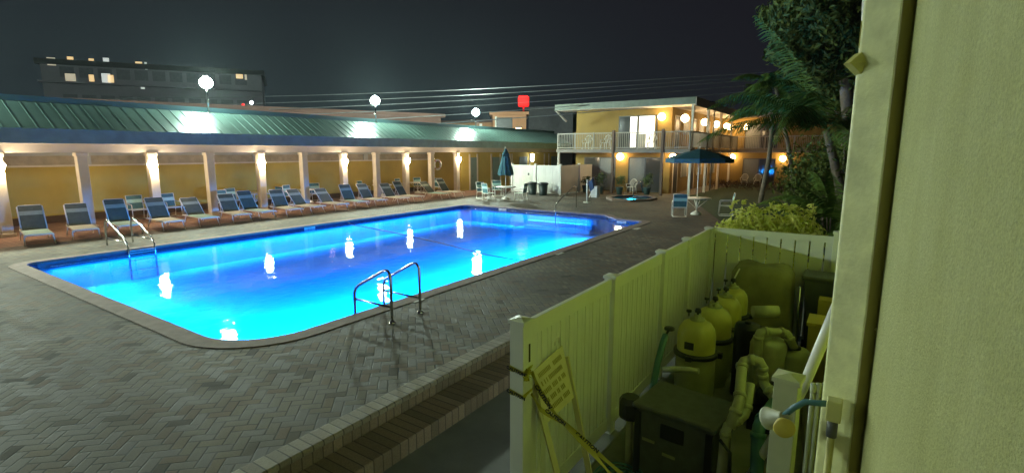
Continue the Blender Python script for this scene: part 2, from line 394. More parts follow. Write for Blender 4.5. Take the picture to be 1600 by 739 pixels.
# pixel-direction helper: where a point seen at photo pixel (px,py) stands at a given height / distance
def ray(px, py):
    u = (px-800)/800; v = (370-py)/800
    fw = cos(PITCH)+v*sin(PITCH); up = -sin(PITCH)+v*cos(PITCH)
    return Vector((fw*cos(YAW)+u*sin(YAW), fw*sin(YAW)-u*cos(YAW), up))
def atz(px, py, z): r = ray(px, py); return Vector((0, 0, CAMZ))+r*((z-CAMZ)/r.z)
def atd(px, py, d): r = ray(px, py); return Vector((0, 0, CAMZ))+r*(d/math.hypot(r.x, r.y))
ORD = ['first', 'second', 'third', 'fourth', 'fifth', 'sixth', 'seventh', 'eighth', 'ninth', 'tenth', 'eleventh', 'twelfth', 'thirteenth', 'fourteenth', 'fifteenth', 'sixteenth', 'seventeenth']

# ================================================================== SETTING: ground, pool, deck
def offset(poly, d):
    n = len(poly); out = []
    for i in range(n):
        p0, p1, p2 = Vector(poly[i-1]), Vector(poly[i]), Vector(poly[(i+1) % n])
        a = (p1-p0).normalized(); b = (p2-p1).normalized()
        na = Vector((a.y, -a.x)); nb = Vector((b.y, -b.x)); m = (na+nb); m = m/(m.dot(na))
        out.append(tuple(p1+m*d))
    return out
POOL = [(19.35, 6.95)]+arc((19.5, 7.3), 0.35, -pi/2, 0, 4)[1:]+[(19.9, 8.2)]+arc((20.45, 9.35), 0.5, -pi*0.42, 0, 4)+arc((20.6, 16.7), 0.35, 0, pi/2, 4)+arc((3.8, 16.75), 0.3, pi/2, pi, 4)+arc((4.55, 8.0), 1.05, pi, 1.5*pi, 12)
CO = offset(POOL, 0.30); CI = offset(POOL, -0.025)
WL = -0.13
struct(sheet([(-300, -300), (400, -300), (400, 400), (-300, 400)], [offset(POOL, 0.15)], -0.42, 'ground_far'), 'ground', fix=False)
struct(sheet([(-14, 1.95), (9.5, 1.95), (17, 3.4), (17, 3.63), (-14, 3.63)], [], -0.35, 'lower_concrete'), 'lower_path', fix=False)
struct(sheet([(-14, -6), (17, -6), (17, 3.4), (9.5, 1.95), (-14, 1.95)], [], -0.352, 'yard_concrete'), 'yard_ground', fix=False)
m = MB(); m.box(-14, 17, 3.62, 4.06, -0.40, -0.172, 'tread_bricks'); struct(m, 'brick_step', bevel=0.012)
m = MB(); m.box(-14, 17, 4.05, 4.30, -0.055, 0.008, 'step_bricks'); struct(m, 'brick_kerb', bevel=0.02)
m = MB(); m.box(-14, 17, 4.075, 4.29, -0.40, -0.056, 'tread_bricks'); struct(m, 'kerb_riser')
deck_out = [(-14, 4.295), (17, 4.295), (20.7, 4.1), (26.5, 6.4), (33.2, 8.9), (52, 8.9), (52, 20.4), (-14, 20.4)]
SPA = [(28.9+1.5*cos(a*pi/4+pi/8), 11.0+1.2*sin(a*pi/4+pi/8)) for a in range(8)]
struct(sheet(deck_out, [CO], 0.0, 'deck_pavers'), 'pool_deck', fix=False)
struct(sheet([(-14, 20.4), (52, 20.4), (52, 26.6), (-14, 26.6)], [], 0.003, 'patio_pavers'), 'patio', fix=False)
m = sheet([(17.0, -14), (56, -14), (56, 8.88), (33.2, 8.88), (26.5, 6.38), (20.7, 4.08), (17.0, 4.28)], [], -0.01, 'grass')
g = tag(m.build('lawn', fix=False), kind='structure')
# coping ring
n = len(CO); m = MB()
for zt, flip in ((0.014, 0),):
    m.add([(x, y, zt) for x, y in CO]+[(x, y, zt) for x, y in CI], [(i, (i+1) % n, n+(i+1) % n, n+i) for i in range(n)], 'coping')
m.add([(x, y, 0.014) for x, y in CI]+[(x, y, -0.045) for x, y in CI], [(i, (i+1) % n, n+(i+1) % n, n+i) for i in range(n)], 'coping')
m.add([(x, y, -0.045) for x, y in CI]+[(x, y, -0.045) for x, y in CO], [(i, (i+1) % n, n+(i+1) % n, n+i) for i in range(n)], 'coping')
m.add([(x, y, -0.045) for x, y in CO]+[(x, y, 0.014) for x, y in CO], [(i, (i+1) % n, n+(i+1) % n, n+i) for i in range(n)], 'coping')
struct(m, 'pool_coping')
# basin
m = MB(); ZB = -0.85
m.add([(x, y, -0.046) for x, y in POOL]+[(x, y, -0.20) for x, y in POOL], [(i, (i+1) % n, n+(i+1) % n, n+i) for i in range(n)], 'pool_tile_dark')
m.add([(x, y, -0.20) for x, y in POOL]+[(x, y, ZB) for x, y in POOL], [(i, (i+1) % n, n+(i+1) % n, n+i) for i in range(n)], 'plaster')
tri = geometry.tessellate_polygon([[Vector((x, y, 0)) for x, y in POOL]])
m.add([(x, y, ZB) for x, y in POOL], tri, 'plaster')
struct(m, 'pool_basin', fix=False)
m = MB()
for k in range(2):
    m.box(20.9-0.30*(2-k), 20.93, 9.6+0.01*k, 13.0-0.01*k, ZB+0.005, -0.66+0.18*k, 'plaster')
struct(m, 'pool_steps')
struct(sheet(offset(POOL, -0.004), [], WL, 'pool_water'), 'water', fix=False)

# the lit water itself: faint scattering between the surface and the floor
wv_ = bpy.data.materials.new('water_body'); wv_.use_nodes = True; q_ = wv_.node_tree; q_.nodes.clear()
a_ = q_.nodes.new('ShaderNodeOutputMaterial'); b_ = q_.nodes.new('ShaderNodeVolumePrincipled'); b_.inputs['Color'].default_value = (0.15, 0.85, 1.0, 1)
b_.inputs['Density'].default_value = W_DENS; b_.inputs['Anisotropy'].default_value = 0.35; q_.links.new(b_.outputs[0], a_.inputs['Volume']); MATS['water_body'] = wv_
m = MB(); m.prism(offset(POOL, -0.006), ZB+0.006, WL-0.004, 'water_body'); struct(m, 'water_body')

# depth markers on the tile band and the deck
def marker(loc, ex, ey, w, h, txt, label, group=None, size=None, name='depth_marker'):
    ex, ey = Vector(ex).normalized(), Vector(ey).normalized(); ez = ex.cross(ey); c = Vector(loc)
    t_ = thing(name, c, label, 'pool marker', group)
    m = MB(); m.obox(c+ez*0.004, ex*w/2, ey*h/2, ez*0.004, 'marker_white'); m.build('tile', t_)
    text_mesh(txt, size or h*0.8, 'ink_black', frame_mtx(c+ez*0.0085, ex, ey), 'lettering', t_)
    return t_
wx = lambda px, py: atz(px, py, -0.1)
marker((wx(481, 357).x, 17.047, -0.095), (1, 0, 0), (0, 0, 1), 0.46, 0.09, '5  FT', 'white depth tile on the far pool wall by the loungers', 'depth tiles')
marker((20.897, wx(792, 327).y, -0.095), (0, -1, 0), (0, 0, 1), 0.46, 0.09, '3  FT', 'white depth tile under the closed umbrella end of the pool', 'depth tiles')
marker((19.84, 7.95, -0.095), (0.08, -1, 0), (0, 0, 1), 0.40, 0.09, '3  FT', 'white depth tile near the pool corner before the open umbrella', 'depth tiles')
def deckplate(px, py, w, h, ang, txt, label, size):
    p = atz(px, py, 0.0); e1 = (cos(ang), sin(ang), 0); e2 = (-sin(ang), cos(ang), 0)
    return marker((p.x, p.y, 0.004), e1, e2, w, h, txt, label, 'deck plates beside the pool', size)
deckplate(287, 524, 0.40, 0.26, R(-90), '5 FT', 'pale deck tile at the near left corner of the pool', 0.14)
deckplate(652, 470, 0.28, 0.14, 0, '5 FT', 'small pale deck tile between the near grab rail and the pool', 0.08)
deckplate(873, 397, 0.36, 0.16, 0, '4 FT', 'small pale deck tile half way along the near pool edge', 0.09)
deckplate(995, 358, 0.42, 0.18, 0, '3 FT', 'small pale deck tile at the far end of the near pool edge', 0.1)

# underwater lights on the near wall, and their lenses
def pool_light(x, y, nx, ny, label, p):
    t_ = thing('pool_light', (x, y, -0.42), label, 'pool light', 'underwater pool lights')
    m = MB(); m.lathe((x, y, -0.42), [(0.15, 0.0), (0.15, 0.02), (0.12, 0.03)], 'steel', 20, axis=(nx, ny, 0)); m.build('ring', t_)
    m = MB(); m.lathe((x, y, -0.42), [(0.12, 0.012), (0.0, 0.018)], 'pool_lens', 20, axis=(nx, ny, 0)); m.build('lens', t_)
    ld = bpy.data.lights.new('pool_lamp', 'AREA'); ld.shape = 'DISK'; ld.size = 0.24; ld.energy = p; ld.color = C_POOL; ld.spread = R(68)
    lo = bpy.data.objects.new('pool_lamp', ld); COL.objects.link(lo); lo.location = (x+nx*0.05, y+ny*0.05, -0.42)
    lo.rotation_euler = Vector((nx, ny, -0.42)).to_track_quat('-Z', 'Y').to_euler(); lo.parent = t_; lo.matrix_parent_inverse = world(t_).inverted()
    return t_
pool_light(14.2, 6.955, 0, 1, 'strong underwater light at the right part of the near pool wall', P_POOL*1.5)
pool_light(3.505, 9.3, 1, 0, 'strong underwater light on the left end wall of the pool', P_POOL*1.3)
# long strips added to even out the pool glow: two below the waterline on the hidden walls, two tucked under the coping and shining down
def pool_fill_strip(a, b, nx, ny, nz, z, wd, p, spread, label):
    a, b = Vector((*a, z)), Vector((*b, z)); c = (a+b)/2; L = (b-a).length; e = (b-a)/L; nv = Vector((nx, ny, nz)).normalized()
    t_ = thing('fill_strip', c, label, 'pool light', 'added fill light strips round the pool')
    q = MB(); q.obox(c-nv*0.012, e*L/2, e.cross(nv)*(wd/2+0.006), nv*0.008, 'steel'); q.build('channel', t_)
    ld = bpy.data.lights.new('fill_strip_lamp', 'AREA'); ld.shape = 'RECTANGLE'; ld.size = L; ld.size_y = wd; ld.energy = p; ld.color = C_POOL; ld.spread = spread
    lo = bpy.data.objects.new('fill_strip_lamp', ld); COL.objects.link(lo)
    zx = -nv; xx = e; yx = zx.cross(xx); M_ = Matrix((xx, yx, zx)).transposed().to_4x4(); M_.translation = c; lo.matrix_world = M_
    lo.parent = t_; lo.matrix_parent_inverse = world(t_).inverted()
pool_fill_strip((4.7, 7.02), (19.2, 7.02), 0, 1, -0.28, -0.36, 0.05, P_FILL*1.0, R(46), 'added fill light strip below the waterline of the near pool wall')
pool_fill_strip((3.57, 8.2), (3.57, 16.6), 1, 0, -0.27, -0.36, 0.05, P_FILL*0.10, R(46), 'added fill light strip below the waterline of the left pool wall')
pool_fill_strip((4.0, 16.93), (20.4, 16.93), 0, -0.25, -1, -0.155, 0.05, P_FILL*0.055, R(150), 'added fill light strip tucked under the coping of the far pool wall')
pool_fill_strip((20.80, 9.9), (20.80, 16.6), -0.25, 0, -1, -0.155, 0.05, P_FILL*0.026, R(150), 'added fill light strip tucked under the coping of the right pool wall')

# ================================================================== PAVILION
PX0, PX1 = -6.9, 46.0
pav = thing('pool_pavilion', (20, 24, 0), 'long open pavilion with teal metal roof and cream columns behind the loungers', 'pavilion')
m = MB(); m.box(PX0, 28.3, 26.2, 26.4, 0, 2.17, 'yellow_wall'); m.build('back_wall', pav)
m = MB(); m.box(PX0, 28.3, 26.15, 26.45, 2.17, 2.24, 'cream_paint'); m.box(PX0, 28.3, 26.22, 26.38, 2.60, 2.80, 'trim_grey')
m.box(PX0, 28.3, 26.27, 26.33, 2.24, 2.60, 'clerestory')
for k in range(5): m.box(PX0+k*7.2+0.1, PX0+k*7.2+0.45, 26.2, 26.26, 2.24, 2.60, 'trim_grey')
m.build('wall_trim', pav)
m = MB(); m.box(PX0, 28.3, 26.08, 26.2, 0, 0.28, 'dark_wood'); m.build('skirting', pav)
# restroom block front at the right end
bm_ = MB(); bm_.box(28.3, 45.8, 23.45, 26.4, 0, 2.76, 'yellow_wall'); bm_.build('service_wall', pav)
def zface(x0, x1, z0, z1, mat, name, y=23.45, th=0.04):
    q = MB(); q.box(x0, x1, y-th, y, z0, z1, mat); return q.build(name, pav)
ax = lambda px, y: (ray(px, 238).x/ray(px, 238).y)*y
for a, b in ((736, 745), (770, 781), (812, 824), (862, 872), (880, 888)):
    dd = zface(ax(a, 23.4), ax(b, 23.4), 0, 2.35, 'door_teal', 'door')
    q = MB(); q.ball((ax(a, 23.4)+0.12, 23.36, 1.0), 0.04, 'steel'); q.build('knob', dd)
for a in (734, 746, 768, 782, 797, 800, 828, 851, 858):
    zface(ax(a, 23.4)-0.06, ax(a, 23.4)+0.06, 0, 2.6, 'cream_paint', 'door_trim', th=0.06)
# columns
colx = [8.9+2.28*k for k in range(-7, 9)]
cx = [8.89, 11.04, 13.29, 15.53, 17.91, 20.19, 22.49, 24.75, 27.29]
colx = [8.89-2.2*k for k in range(6, 0, -1)]+cx
for x in colx:
    q = MB(); q.box(x-0.15, x+0.15, 22.85, 23.15, 0.0, 2.72, 'cream_paint'); q.box(x-0.18, x+0.18, 22.82, 23.18, 2.60, 2.72, 'cream_paint')
    q.box(x-0.19, x+0.19, 22.81, 23.19, 0.004, 0.12, 'cream_paint'); q.build('column', pav, bevel=0.01)
# beam, soffit, fascia, roof
m = MB(); m.box(PX0, PX1, 22.88, 23.12, 2.72, 3.02, 'soffit_white'); m.build('beam', pav)
m = MB(); m.box(PX0, PX1, 22.32, 26.4, 3.02, 3.06, 'soffit_white'); m.build('soffit', pav)
m = MB(); m.box(PX0-0.1, PX1, 22.24, 22.33, 3.03, 3.46, 'teal_fascia'); m.box(PX0-0.1, PX1, 22.20, 22.36, 3.46, 3.50, 'teal_fascia'); m.build('fascia', pav)
m = MB()
m.add([(PX0, 22.28, 3.50), (PX1, 22.28, 3.50), (PX1, 24.0, 4.48), (PX0, 24.0, 4.48)], [(0, 1, 2, 3)], 'roof_metal')
m.add([(PX0, 26.6, 3.50), (PX1, 26.6, 3.50), (PX1, 26.6, 3.06), (PX0, 26.6, 3.06), (PX0, 25.4, 4.6), (PX1, 25.4, 4.6)], [(0, 1, 2, 3), (0, 1, 5, 4)], 'roof_metal')
m.add([(PX0, 22.28, 3.06), (PX0, 22.28, 3.5), (PX0, 24, 4.48), (PX0, 25.4, 4.6), (PX0, 26.6, 3.5), (PX0, 26.6, 3.06)], [(0, 1, 2, 3, 4, 5)], 'roof_metal')
rf = m.build('roof', pav, fix=False)
sl = Vector((0, 1.72, 0.98)).normalized(); nn = Vector((0, -0.98, 1.72)).normalized()
m = MB(); x = PX0+0.2
while x < PX1:
    c = Vector((x, 23.14, 3.99)); m.obox(c+nn*0.012, (0.010, 0, 0), sl*0.985, nn*0.012, 'roof_metal'); x += 0.42
m.build('seam', rf)
m = MB(); m.box(PX0-0.05, PX1, 23.95, 25.5, 4.47, 4.66, 'roof_cap'); m.build('ridge_cap', pav)

# column lanterns
LAN = MB()
lan = thing('wall_lantern', (0, 0, 0), 'x', 'lantern', 'lanterns on the pavilion columns')
q = MB(); q.box(-0.06, 0.06, -0.03, 0.0, -0.16, 0.18, 'cream_paint'); q.tube([(0, -0.02, 0.12), (0, -0.10, 0.17), (0, -0.15, 0.14)], 0.012, 'steel', 6); q.lathe((0, -0.15, 0.12), [(0.08, 0), (0.09, 0.02), (0.03, 0.05), (0, 0.06)], 'cream_paint', 12); q.build('bracket', lan)
q = MB(); q.lathe((0, -0.15, -0.16), [(0.02, -0.06), (0.08, -0.02), (0.15, 0.11), (0.165, 0.19), (0.12, 0.27), (0.02, 0.285)], 'lamp_warm', 12); q.build('globe', lan)
U = set()
lp = [(235, 'leftmost lit lantern, on the column at the left edge of the loungers'), (405, 'lit lantern on the second lamp column from the left'), (535, 'lit lantern on the middle lamp column'), (633, 'lit lantern on the lamp column left of the life ring'), (713, 'rightmost lit column lantern, beside the yellow restroom wall')]
cols_l = [8.89, 13.29, 17.91, 22.49, 27.29]
for (px, lab), x in zip(lp, cols_l): place(lan, (x-0.10, 22.85, 2.25), 0, lab, used=U)
place(lan, (4.49, 22.85, 2.31), 0, 'lit lantern on the pavilion column past the left ladder', used=U)
place(lan, (0.09, 22.85, 2.31), 0, 'lit lantern on the far left column of the pavilion', used=U)
# cool bright lamp at the restroom front
cl = thing('wall_lamp', (37.6, 23.4, 2.3), 'cold white wall lamp on the restroom front behind the white enclosure', 'lamp')
q = MB(); q.box(37.42, 37.78, 23.3, 23.41, 1.95, 2.6, 'trim_grey'); q.build('housing', cl); q = MB(); q.box(37.44, 37.76, 23.24, 23.3, 1.98, 2.57, 'lamp_cool'); q.build('tube', cl)

# floodlights on the roof
fl = thing('roof_floodlight', (0, 0, 0), 'x', 'floodlight', 'floodlights on the pavilion roof')
q = MB(); q.tube([(0, 0, -1.28), (0, 0, -0.22)], 0.035, 'steel', 8); q.lathe((0, 0, -1.28), [(0.10, 0), (0.10, 0.03), (0.04, 0.04)], 'steel', 12); q.build('pole', fl)
q = MB(); q.lathe((0, 0, -0.30), [(0.05, 0), (0.16, 0.06), (0.16, 0.08), (0.0, 0.085)], 'grey_bin', 14); q.lathe((0, 0, 0.27), [(0.10, 0), (0.08, 0.05), (0, 0.07)], 'grey_bin', 14); q.build('housing', fl)
q = MB(); q.ball((0, 0, 0), 0.25, 'lamp_flood', 16, 10, 0.9); q.build('globe', fl)
UF = set()
for x, lab in ((12.1, 'leftmost white floodlight on the pavilion roof, before the grey apartment block'), (21.9, 'middle white floodlight on the pavilion roof'), (31.8, 'right white floodlight on the pavilion roof, nearest the red sign'), (2.3, 'white roof floodlight outside the view to the left'), (-7.5, 'white roof floodlight at the far left end of the pavilion')):
    k_ = 23.95/24.8; place(fl, (x*k_, 23.95, 2.75+(5.82 if x != 31.8 else 5.72)*k_-2.75*k_), 0, lab, used=UF)

# life ring on a column
lr = thing('life_ring', (25.05, 22.75, 1.93), 'white life ring with orange bands hanging beside a pavilion column', 'life ring')
q = MB(); q.tube([(25.05+0.30*cos(a), 22.72, 1.93+0.30*sin(a)) for a in [2*pi*k/28 for k in range(28)]], 0.065, 'ring_white', 8, closed=True); ro = q.build('ring', lr)
q = MB()
for k in range(4):
    a0 = pi/4+k*pi/2
    q.tube([(25.05+0.30*cos(a), 22.72, 1.93+0.30*sin(a)) for a in (a0-.12, a0, a0+.12)], 0.069, 'ring_orange', 8)
q.build('band', ro)
q = MB(); q.tube([(25.05+0.40*cos(a), 22.70, 1.93+0.42*sin(a)) for a in [2*pi*k/20 for k in range(20)]], 0.010, 'tape_yellow', 5, closed=True); q.tube([(24.9, 22.84, 2.3), (25.05, 22.72, 2.25)], 0.012, 'steel', 6); q.build('rope', lr)

# ================================================================== LOUNGERS
def make_lounger(by=1.93, bz=1.06, band='sling_band'):
    r_ = thing('sun_lounger', (0, 0, 0), 'x', 'lounger', 'sun loungers in a row along the pool')
    HZ, hy = 0.32, 1.32; w = 0.31
    q = MB()
    for s in (-1, 1): q.tube([(s*w, -0.02, HZ-0.04), (s*w, 0.0, HZ), (s*w, hy+0.55, HZ-0.01)], 0.018, 'frame_white', 6)
    q.tube([(-w, 0, HZ), (w, 0, HZ)], 0.018, 'frame_white', 6); q.tube([(-w, hy+0.55, HZ-.01), (w, hy+0.55, HZ-.01)], 0.018, 'frame_white', 6)
    q.build('frame', r_)
    for s in (-1, 1):
        for y, dy in ((0.22, -0.12), (hy+0.2, 0.16)):
            q = MB(); q.tube([(s*w, y-dy*0.9, HZ), (s*(w+.01), y-dy*0.3, HZ-0.03), (s*(w+.02), y+dy*0.2, 0.16), (s*(w+.03), y+dy, 0.01)], 0.017, 'frame_white', 6); q.build('leg', r_)
    q = MB(); q.obox((0, hy/2, HZ+0.012), (w-0.005, 0, 0), (0, hy/2, 0), (0, 0, 0.012), 'sling_aqua'); q.build('seat', r_)
    q = MB(); d = Vector((0, by-hy, bz-HZ)); N = Vector((0, -d.z, d.y)).normalized()
    for a, b, mt in ((0.0, 0.60, 'sling_dark'), (0.60, 0.76, band), (0.76, 0.98, 'sling_dark')):
        c = Vector((0, hy, HZ))+d*(a+b)/2; q.obox(c+N*0.012, (w-0.03, 0, 0), d*(b-a)/2, N*(0.010 if mt == 'sling_dark' else 0.012), mt)
    bk = q.build('backrest', r_)
    q = MB(); top = Vector((0, by, bz))
    q.tube([(-w+.01, hy, HZ), (-w+.01, by-0.03, bz-0.04), (-w+.05, by, bz), (w-.05, by, bz), (w-.01, by-0.03, bz-0.04), (w-.01, hy, HZ)], 0.018, 'frame_white', 6); q.build('back_frame', bk)
    for s in (-1, 1): q = MB(); q.tube([(s*(w-.03), hy+0.30, HZ+0.34), (s*(w-.01), hy+0.42, HZ+0.04)], 0.012, 'frame_white', 6); q.build('back_support', r_)
    return r_
lous = [make_lounger(), make_lounger(1.99, 1.01), make_lounger(1.87, 1.09), make_lounger(2.05, 0.95)]
tops = [163, 222, 278, 330, 373, 414, 455, 492, 526, 557, 589, 615, 658, 682]
xs = [ax(t_, 22.02) for t_ in tops]
xs = [3.6, 4.75]+[ (x if i else 6.95) for i, x in enumerate(xs)]
xs[1] = 5.75; xs[0] = 4.6
UL = set(); nm = ['out of view past the left ladder', 'cut off at the left, before the ladder']
lou_pale = None
for i, x in enumerate(xs):
    if i < 2: lab = 'sun lounger with teal back, '+('leftmost of all, beyond the ladder' if i == 0 else 'second from the left end of the row')
    else: lab = 'sun lounger with raised teal back, %s from the left in the poolside row' % ORD[i]
    o = place(lous[(0, 1, 2, 0, 3, 1, 2, 0, 1, 3, 2, 0, 1, 2, 3, 0)[i]], (x, 20.08+random.uniform(-0.12, 0.12), 0.0), R(-4+random.uniform(-7, 7)), lab, used=UL)
    if i % 4 in (1, 3):
        for ch in o.children:
            if ch.name.startswith('seat'):
                me = ch.data.copy(); me.materials.clear(); me.materials.append(MATS['sling_pale']); ch.data = me
    if i == len(xs)-1: o['label'] = 'sun lounger with raised teal back at the far right end of the poolside row'

# ================================================================== PATIO CHAIRS AND TABLES
def make_chair(mat_s='sling_mid', mat_b='sling_aqua'):
    r_ = thing('patio_chair', (0, 0, 0), 'x', 'chair', 'patio chairs with sling seats'); w = 0.28
    for s in (-1, 1):
        q = MB(); q.tube([(s*w, 0.27, 0.02), (s*w, 0.24, 0.60), (s*w, 0.20, 0.64), (s*w, -0.24, 0.66)], 0.016, 'frame_white', 6)
        q.tube([(s*w, 0.27, 0.02), (s*w, -0.30, 0.02), (s*w, -0.24, 0.40), (s*w, -0.34, 0.98)], 0.016, 'frame_white', 6); q.build('side_frame', r_)
    q = MB()
    for y, z in ((0.24, 0.41), (-0.24, 0.40), (-0.34, 0.98), (-0.30, 0.02)): q.tube([(-w, y, z), (w, y, z)], 0.014, 'frame_white', 6)
    q.build('crossbar', r_)
    q = MB(); q.obox((0, 0, 0.425), (w-.015, 0, 0), (0, 0.25, 0.005), (0, 0, 0.010), 'sling_pale'); q.build('seat', r_)
    q = MB(); a = Vector((0, -0.245, 0.44)); d = Vector((0, -0.095, 0.53)); N = Vector((0, d.z, -d.y)).normalized()
    for t0, t1, mt in ((0, 0.45, mat_s), (0.45, 0.72, mat_b), (0.72, 1, mat_s)):
        q.obox(a+d*(t0+t1)/2, (w-.015, 0, 0), d*(t1-t0)/2, N*0.009, mt)
    q.build('backrest', r_); return r_
chr_ = make_chair(); UC = set()
def chair(x, y, rz, lab, z=0.003): return place(chr_, (x, y, z), rz, lab, used=UC)
def make_table():
    r_ = thing('patio_table', (0, 0, 0), 'x', 'table', 'round patio tables')
    q = MB(); q.lathe((0, 0, 0.70), [(0.0, 0), (0.58, 0.0), (0.60, 0.015), (0.60, 0.035), (0.58, 0.045), (0.0, 0.045)], 'frame_white', 28); q.build('tabletop', r_)
    q = MB(); q.lathe((0, 0, 0), [(0.0, 0), (0.24, 0.0), (0.24, 0.04), (0.10, 0.14), (0.04, 0.18), (0.0, 0.18)], 'frame_white', 20); q.build('base', r_)
    q = MB(); q.tube([(0, 0, 0.15), (0, 0, 0.70)], 0.03, 'frame_white', 8); q.build('post', r_)
    for k in range(4):
        a = k*pi/2+0.5; q = MB(); q.tube([(0.05*cos(a), 0.05*sin(a), 0.30), (0.30*cos(a), 0.30*sin(a), 0.52), (0.50*cos(a), 0.50*sin(a), 0.70)], 0.014, 'frame_white', 6); q.build('brace', r_)
    return r_
tab = make_table(); UT = set()
def table(x, y, lab, z=0.003): return place(tab, (x, y, z), 0, lab, used=UT)
table(13.85, 24.7, 'round white table under the pavilion behind the second lamp column')
table(17.0, 24.9, 'round white table under the pavilion left of the middle lantern')
table(22.0, 24.6, 'round white table under the pavilion left of the fourth lantern')
table(25.0, 24.5, 'round white table under the pavilion behind the life ring')
for x, y, rz, lab in ((8.75, 24.4, 178, 'patio chair under the pavilion directly behind the leftmost lantern column'),
    (9.95, 24.3, 183, 'patio chair under the pavilion between the leftmost lantern and the next column'),
    (12.2, 24.4, 176, 'patio chair under the pavilion just left of the second lantern'),
    (13.2, 25.3, 190, 'patio chair behind the table at the second lantern'),
    (14.8, 24.6, 95, 'patio chair turned sideways right of the second lantern'),
    (16.2, 25.2, 200, 'patio chair left of the table in the middle bay'),
    (17.9, 25.5, 160, 'patio chair right of the table in the middle bay'),
    (21.2, 25.3, 200, 'patio chair left behind the table near the fourth lantern'),
    (22.6, 25.5, 170, 'patio chair right behind the table near the fourth lantern'),
    (24.3, 25.3, 190, 'patio chair left of the table behind the life ring'),
    (26.0, 25.3, 165, 'patio chair right of the table behind the life ring'),
    (26.0, 23.7, 120, 'patio chair beside the life ring column')):
    chair(x, y, R(rz), lab)

# closed umbrella, table and chairs at the pool's far end
uc = thing('closed_umbrella', (24.75, 17.14, 0), 'folded dark teal umbrella standing through the table near the restrooms', 'umbrella')
q = MB(); q.tube([(24.75, 17.14, 0.19), (24.75, 17.14, 2.98)], 0.022, 'frame_white', 8); q.ball((24.75, 17.14, 3.0), 0.035, 'frame_white', 8, 6); q.build('pole', uc)
q = MB(); vs = []; NS = 32; prof = [(0.40, 1.40), (0.40, 1.55), (0.31, 1.95), (0.22, 2.35), (0.16, 2.55), (0.20, 2.52), (0.13, 2.72), (0.03, 2.93)]
for r0, z in prof:
    for k in range(NS):
        a = 2*pi*k/NS; rr = r0*(1+0.16*sin(a*8+z*2)); vs.append((24.75+rr*cos(a), 17.14+rr*sin(a), z+0.03*sin(a*4)))
q.add(vs, [(i*NS+k, i*NS+(k+1) % NS, (i+1)*NS+(k+1) % NS, (i+1)*NS+k) for i in range(len(prof)-1) for k in range(NS)], 'umbrella_teal', True); q.build('canopy', uc)
table(24.75, 17.14, 'round table with the folded umbrella through it')
chair(24.3, 18.45, R(165), 'patio chair behind and left of the folded umbrella')
chair(23.6, 17.5, R(250), 'patio chair left of the folded umbrella, back to the pool')
chair(24.6, 16.0, R(10), 'patio chair just right of the folded umbrella')
chair(26.0, 18.6, R(140), 'patio chair at the yellow wall behind the folded umbrella')

# open umbrella with table and two chairs
ux, uy = 23.4, 5.88
uo = thing('open_umbrella', (ux, uy, 0), 'open dark teal umbrella shading the table on the right deck', 'umbrella')
q = MB(); q.tube([(ux, uy, 0.19), (ux, uy, 2.9)], 0.022, 'frame_white', 8); q.ball((ux, uy, 2.95), 0.035, 'frame_white', 8, 6); q.build('pole', uo)
q = MB(); N8 = 8; RR = 1.42
ring = lambda r0, z, dz=0: [(ux+r0*cos(2*pi*k/N8+0.25), uy+r0*sin(2*pi*k/N8+0.25), z) for k in range(N8)]
r1, r2, r3, r4 = ring(0.02, 2.88), ring(0.75, 2.70), ring(RR, 2.46), ring(RR+0.005, 2.28)
vs = r1+r2+r3+r4
q.add(vs, [(i*N8+k, i*N8+(k+1) % N8, (i+1)*N8+(k+1) % N8, (i+1)*N8+k) for i in range(3) for k in range(N8)], 'umbrella_teal'); cn = q.build('canopy', uo)
sd = cn.modifiers.new('thickness', 'SOLIDIFY'); sd.thickness = 0.008
for k in range(N8):
    a = 2*pi*k/N8+0.25; q = MB(); q.tube([(ux, uy, 2.82), (ux+RR*0.98*cos(a), uy+RR*0.98*sin(a), 2.43)], 0.010, 'frame_white', 5); q.build('rib', uo)
table(ux, uy, 'round table under the open umbrella', 0.0)
chair(ux-1.1, uy+0.45, R(-68), 'patio chair left of the table under the open umbrella', 0.0)
chair(ux+0.35, uy-1.15, R(15), 'patio chair right of the table under the open umbrella', 0.0)

# ================================================================== WHITE ENCLOSURE, BINS
def vinyl_run(parent, a, b, z0, z1, mat='white_vinyl', rail_h=0.16, pick=0.17, gap=0.006, th=0.02, thr=0.045, gate=False):
    a, b = Vector((*a, 0)), Vector((*b, 0)); L = (b-a).length; e = (b-a)/L; nrm_ = Vector((-e.y, e.x, 0)); q = MB()
    n_ = max(1, round(L/pick)); w = L/n_
    for k in range(n_):
        c = a+e*(k+0.5)*w; c.z = (z0+z1)/2; q.obox(c, e*(w/2-gap), nrm_*th/2, (0, 0, (z1-z0)/2-rail_h*0.5), mat)
    for z in (z0+rail_h/2, z1-rail_h/2):
        c = (a+b)/2; c.z = z; q.obox(c, e*L/2, nrm_*thr/2, (0, 0, rail_h/2), mat)
    return q.build('panel', parent)
def vinyl_post(parent, x, y, z0, z1, s=0.13, mat='white_vinyl', ang=0):
    q = MB(); ca, sa = cos(ang), sin(ang); X = Vector((ca, sa, 0)); Y = Vector((-sa, ca, 0)); c = Vector((x, y, 0))
    q.obox(c+Vector((0, 0, (z0+z1)/2)), X*s/2, Y*s/2, (0, 0, (z1-z0)/2), mat)
    q.obox(c+Vector((0, 0, z1+0.015)), X*(s/2+0.012), Y*(s/2+0.012), (0, 0, 0.015), mat)
    b4 = [c+X*i*(s/2+.004)+Y*j*(s/2+.004)+Vector((0, 0, z1+0.03)) for i, j in ((-1, -1), (1, -1), (1, 1), (-1, 1))]
    q.add(b4+[c+Vector((0, 0, z1+0.045))], [(0, 1, 4), (1, 2, 4), (2, 3, 4), (3, 0, 4)], mat)
    return q.build('post', parent, bevel=0.004)
